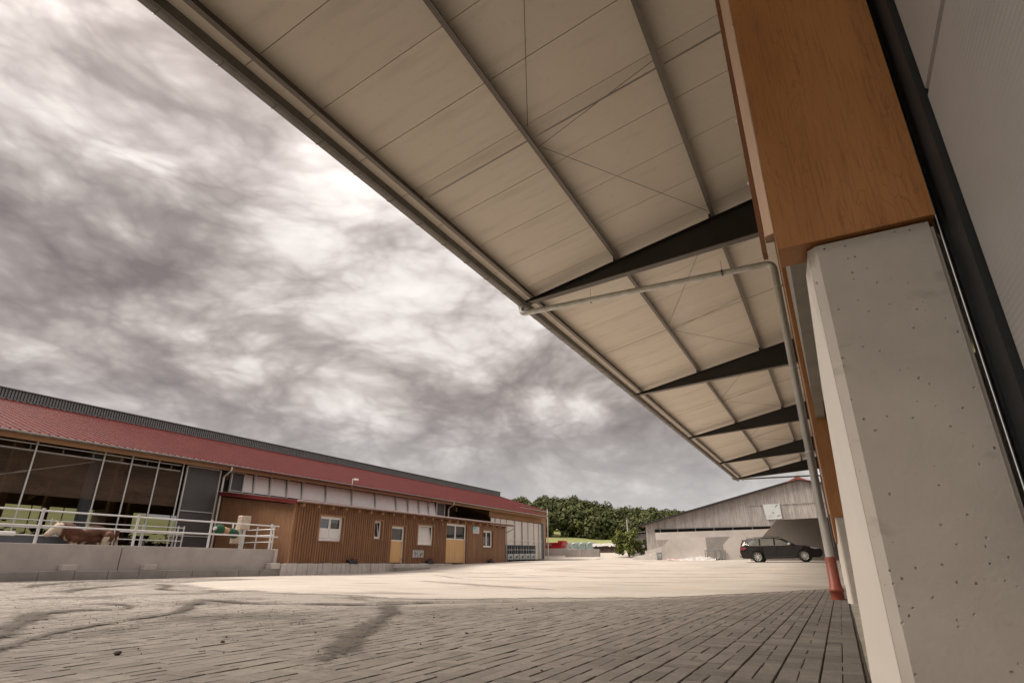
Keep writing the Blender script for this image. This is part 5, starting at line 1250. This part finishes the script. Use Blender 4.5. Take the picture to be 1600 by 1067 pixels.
# heap of film and rubble
def heap():
    m = MB(); n = 34; k = 18; V = []
    for j in range(k + 1):
        for i in range(n + 1):
            x = -12.1 + 3.6 * i / n; y = 48.6 + 2.6 * j / k; u = 1 - abs((x + 9.9) / 2.1) ** 1.6; w = 1 - abs((y - 49.9) / 1.3) ** 2
            h = max(0, u) * max(0, w) * .34 * (.45 + 1.1 * abs(mnoise.noise((x * 2.3, y * 2.3, 1)))) + .06 * mnoise.noise((x * 7, y * 7, 3)) * max(0, w)
            V.append((x, y, G(x, y) - .02 + max(0, h)))
    F = [(j * (n + 1) + i, j * (n + 1) + i + 1, (j + 1) * (n + 1) + i + 1, (j + 1) * (n + 1) + i) for j in range(k) for i in range(n)]
    m.add(V, F); T = m.build('film_heap', 'film_white', label='low heap of crumpled white film in front of the silo walls', cat='heap')
    m = MB()
    for i in range(90):
        x = -12.2 + 2.0 * random.random() ** 1.2; y = 48.9 + 2.0 * random.random(); s = .05 + .1 * random.random(); m.cbox(x - s, x + s, y - s, y + s, G(x, y) - .02, G(x, y) + s * .8, s * .3)
    m.build('rubble', 'pink_film', kind='stuff')
heap()
T = thing('metal_cage', (-8.7, 50.4, .85), 'low metal cage frame beside the film heap', 'cage')
for x in (-9.45, -8.75, -8.3, -8.02):
    m = MB(); m.tube([(x, 50.2, .84), (x, 50.2, 1.58)], .03, 6); m.build('upright', 'vent_grey', T)
    m = MB(); m.tube([(x, 50.9, .84), (x, 50.9, 1.58)], .03, 6); m.build('upright', 'vent_grey', T)
for y in (50.2, 50.9):
    for z in (.95, 1.56): m = MB(); m.tube([(-9.45, y, z), (-8.02, y, z)], .03, 6); m.build('rail', 'vent_grey', T)
m = MB(); m.tube([(-8.3, 50.2, .9), (-8.02, 50.2, 1.5)], .02, 6); m.build('diagonal', 'vent_grey', T)
m = MB(); m.box(-9.4, -8.1, 50.25, 50.85, .86, .93); m.build('base_plate', 'hutch', T)

# ------------------------------------------------------------------ far yard: skip, barriers, wrapped stack
def far_yard():
    z = G(-34, 75)
    T = thing('red_skip', (-34.5, 75, 2.5), 'red skip container on the concrete barrier past the barn end', 'skip')
    m = MB(); m.prism([(-38.2, 2.50), (-32.9, 2.50), (-32.5, 3.28), (-38.4, 3.18)], 'y', 74.2, 76.2); m.build('body', 'skip_red', T)
    m = MB(); m.cbox(-38.45, -32.4, 74.12, 74.22, 3.12, 3.24, .02); m.build('rim', 'skip_red', T)
    for x in (-37.2, -35.8, -34.4, -33.4): m = MB(); m.cbox(x, x + .09, 74.12, 74.19, 2.52, 3.12, .01); m.build('rib', 'skip_red', T)
    m = MB(); m.box(-34.9, -34.1, 74.105, 74.118, 2.90, 3.04); m.build('white_mark', 'film_white', T)
    m = MB(); m.cbox(-33.3, -32.5, 74.5, 75.9, 3.24, 3.50, .03); m.build('hook_end', 'skip_red', T)
    B = thing('barrier_wall', (-34, 72, 1.4), 'pale concrete barrier wall under the red skip', 'wall')
    for a, b in ((-38.5, -36.2), (-36.18, -33.85), (-33.83, -31.35)): m = MB(); m.cbox(a, b, 73.3, 76.8, G(-34, 73) - .1, 2.48, .02); m.build('panel', 'slab_light', B)
    B = thing('barrier_wall', (-28, 70, 1.3), 'grey concrete barrier wall in front of the wrapped stack', 'wall')
    for a, b in ((-30.3, -28.1), (-28.08, -25.75)): m = MB(); m.cbox(a, b, 70, 70.3, G(-28, 70) - .1, 2.25, .02); m.build('panel', 'kerb', B)
    S = thing('wrapped_stack', (-32, 82, 2.1), 'long row of grey green wrapped bales beyond the barriers', 'bales')
    for i in range(5):
        x = -36.2 + i * 1.22; m = MB(); nn = 20; V = []
        for yy, rr in ((81.4, .50), (81.45, .64), (82.6, .66), (82.65, .5)):
            for k_ in range(nn):
                a = 2 * math.pi * k_ / nn; rj = rr * (1 + .05 * mnoise.noise((i * 3 + math.cos(a), math.sin(a) * 2, yy))); V.append((x + rj * math.cos(a), yy, 2.85 + rj * math.sin(a) * 1.05))
        m.add(V, [(j * nn + k_, j * nn + (k_ + 1) % nn, (j + 1) * nn + (k_ + 1) % nn, (j + 1) * nn + k_) for j in range(3) for k_ in range(nn)], True); m.add(V, [tuple(range(nn)), tuple(range(3 * nn, 4 * nn))[::-1]])
        m.build('bale', 'tarp_dark' if i in (0,) else 'tarp_grey', S)
    T = thing('brown_stack', (-28.4, 80, 2.1), 'dark brown stacked heap with white film folded over its top', 'stack')
    m = MB(); n = 16; V = []
    for zz in (2.0, 2.7, 3.15):
        for i in range(n + 1):
            x = -30.1 + 3.5 * i / n; V.append((x, 79.6 + .12 * mnoise.noise((x * 2, zz * 3, 0)) + (zz - 2) * .15, zz + .05 * mnoise.noise((x * 2, zz, 5))))
        for i in range(n + 1):
            x = -26.6 - 3.5 * i / n; V.append((x, 81.2, zz))
    q = 2 * (n + 1); m.add(V, [(j * q + i, j * q + (i + 1) % q, (j + 1) * q + (i + 1) % q, (j + 1) * q + i) for j in range(2) for i in range(q)]); m.add(V, [tuple(range(2 * q, 3 * q))]); m.build('heap', 'peat', T)
    m = MB(); V = []; n = 24
    for j in range(5):
        for i in range(n + 1):
            x = -30.25 + 3.85 * i / n; y = 79.35 + j * .48; V.append((x, y, 3.20 + .16 * abs(mnoise.noise((x * 3, y * 2, 1))) - (.38 + .2 * mnoise.noise((x * 4, 0, 0)) if j == 0 else 0)))
    m.add(V, [(j * (n + 1) + i, j * (n + 1) + i + 1, (j + 1) * (n + 1) + i + 1, (j + 1) * (n + 1) + i) for j in range(4) for i in range(n)], True); m.build('film_cover', 'film_white', T)
    T = thing('wooden_pole', (-22.9, 72.5, 1.5), 'slim wooden pole standing up out of the green bush', 'pole')
    m = MB(); m.tube([(-22.98, 73.2, 1.4), (-23.0, 73.2, 5.9)], [.10, .08], 10); m.build('shaft', 'slab_light', T)
    m = MB(); m.cbox(-23.1, -22.9, 73.08, 73.32, 5.9, 6.0, .01); m.build('cap', 'vent_grey', T)
    T = thing('board_shed', (-19.5, 73, 1.6), 'dark board shed half hidden behind the bush', 'shed')
    m = MB()
    for i in range(22): m.box(-22.4 + i * .27, -22.15 + i * .27, 71.6 + .02 * (i % 2), 71.66 + .02 * (i % 2), 1.3, 4.0)
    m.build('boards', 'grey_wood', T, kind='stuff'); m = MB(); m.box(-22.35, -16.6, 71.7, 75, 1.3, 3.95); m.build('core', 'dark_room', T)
    m = MB(); m.prism([(-22.7, 4.02), (-16.3, 4.35), (-16.3, 4.45), (-22.7, 4.12)], 'y', 71.2, 75.4); m.build('roof', 'vent_grey', T)
far_yard()

# ------------------------------------------------------------------ vegetation
def leaf_cloud(m, cx, cy, cz, rx, ry, rz, n, s, r, shell=.55, flat=.4):
    for i in range(n):
        while True:
            u = Vector((r.uniform(-1, 1), r.uniform(-1, 1), r.uniform(-1, 1)))
            if u.length <= 1 and u.length > .05: break
        d = shell + (1 - shell) * r.random(); u = u.normalized() * (d if r.random() < .8 else r.random())
        p = Vector((cx + u.x * rx, cy + u.y * ry, cz + u.z * rz)); nrm = (u + Vector((r.gauss(0, .28), r.gauss(0, .28), r.gauss(.25, .28)))).normalized()
        a = nrm.cross(Vector((0, 0, 1)) if abs(nrm.z) < .9 else Vector((1, 0, 0))).normalized(); b = nrm.cross(a); t = r.random() * 6.3; a, b = a * math.cos(t) + b * math.sin(t), b * math.cos(t) - a * math.sin(t)
        ss = s * (.6 + .8 * r.random()); m.add([p - a * ss, p + b * ss * .7, p + a * ss, p - b * ss * .6], [(0, 1, 2, 3)])
def tree_crown(m, x, y, z0, h, w, r, s, n):
    """domed crown of overlapping leafy lobes"""
    k = r.randint(11, 15)
    for i in range(k):
        t = (i + .5) / k; a = i * 2.4 + r.random(); ph = math.acos(1 - 1.25 * t); d = w * .36 * math.sin(ph); q = w * (.19 + .09 * r.random())
        leaf_cloud(m, x + d * math.cos(a), y + d * math.sin(a), z0 + h * (.52 + .36 * math.cos(ph)), q, q, q * .95, n // k, s, r, .7)
    leaf_cloud(m, x, y, z0 + h * .3, w * .42, w * .42, h * .32, n // 4, s * 1.2, r, .6)
def woodland():
    r = random.Random(21); m = MB(); tr = MB()
    # skyline heights seen from the yard
    for row, (Y, cnt) in enumerate(((146, 26), (166, 26), (194, 24), (222, 26))):
        for i in range(cnt):
            x = -150 + (150 - 20) * (i + r.uniform(-.3, .3)) / (cnt - 1); y = Y + r.uniform(-5, 5); g = G(x, y)
            target = interp(x / y, [-.6, -.46, -.41, -.38, -.335, -.30, -.245, -.1], [.124, .124, .121, .112, .101, .092, .088, .085]) * y * (.93 if row < 3 else 1.0)
            h = max(6.5, min(17, target - g + EYE)) * r.uniform(.86, 1.03)
            if row < 2: h = min(h, 9.0 + r.random() * 3)
            w = r.uniform(7.0, 10.5); tree_crown(m, x, y, g - (2.0 if row == 0 else .5), h, w, r, .42, 1500)
            tr.tube([(x, y, g - .5), (x + r.uniform(-.3, .3), y, g + h * .6)], [.28, .10], 5)
    o = m.build('woodland', 'leaf_wood', kind='stuff'); tr.build('woodland_trunks', 'bark', kind='stuff')
woodland()
def single_tree(label, x, y, h, w, conifer, seed):
    r = random.Random(seed); g = G(x, y); T = thing('conifer_tree' if conifer else 'skyline_tree', (x, y, g), label, 'tree'); m = MB()
    if conifer:
        for i in range(9):
            t = i / 8; q = w * .5 * (1 - t) + .25
            for k in range(5):
                a = k * 1.257 + i * .6; leaf_cloud(m, x + q * .55 * math.cos(a), y + q * .55 * math.sin(a), g + h * (.45 + .53 * t), q * .6, q * .6, .6, 26, .35, r)
    else: tree_crown(m, x, y, g + h * .45, h * .55, w, r, .4, 500)
    m.build('crown', 'leaf_wood', T); m = MB(); m.tube([(x, y, g), (x, y, g + h * .9)], [.3, .06], 7); m.build('trunk', 'bark', T)
single_tree('dark tree tip showing above the far end of the red barn roof', -118, 225, 9.5, 6, False, 1)
single_tree('small dark tree top between the barn roof and the wood', -110, 228, 9.0, 5, False, 2)
single_tree('slim tree standing up from the low right end of the wood beside the grey barn', -62, 232, 7.0, 4, False, 3)
def bush():
    r = random.Random(5); x, y = -21.7, 69.0; g = G(x, y); T = thing('green_bush', (x, y, g), 'bushy yellow green shrub beside the grey timber barn', 'bush'); m = MB()
    for i in range(26):
        a = r.random() * 6.3; d = r.random() ** .6; cx = x + 1.7 * d * math.cos(a); cy = y + 1.2 * d * math.sin(a); hz = (1 - .5 * d) * 4.1
        leaf_cloud(m, cx, cy, g + r.uniform(.5, hz), .6, .6, .65, 150, .13, r, .3)
    m.build('foliage', 'leaf_bush', T); m = MB()
    for i in range(6):
        a = i * 1.05; m.tube([(x, y, g), (x + .5 * math.cos(a), y + .4 * math.sin(a), g + 1.6), (x + .9 * math.cos(a), y + .7 * math.sin(a), g + 2.7)], [.06, .04, .02], 6)
    m.build('stems', 'bark', T, kind='stuff')
    T = thing('dark_bush', (-18.9, 70, 1.4), 'dark shaded shrub between the bright bush and the grey barn', 'bush'); m = MB()
    for i in range(14):
        leaf_cloud(m, -18.9 + r.uniform(-1.3, 1.3), 69.6 + r.uniform(-.5, .5), 1.5 + r.uniform(.2, 1.6), .6, .5, .5, 110, .14, r, .3)
    m.build('foliage', 'leaf_wood', T); m = MB(); m.tube([(-18.9, 69.8, 1.2), (-18.7, 69.8, 2.8)], [.07, .03], 6); m.build('stem', 'bark', T)
    m = MB()
    for i in range(260):
        x = -40 + 9 * random.random(); y = 84 + random.random() * 3; h = .4 + .9 * random.random() * mnoise.noise((x, 0, 3)) ** 2 * 3; z = G(x, y); s = .18
        leaf_cloud(m, x, y, z + h * .5 + .3, .3, .3, .3 + h * .4, 4, s, r, .2)
    m.build('dry_weeds', 'leaf_dry', kind='stuff')
bush()
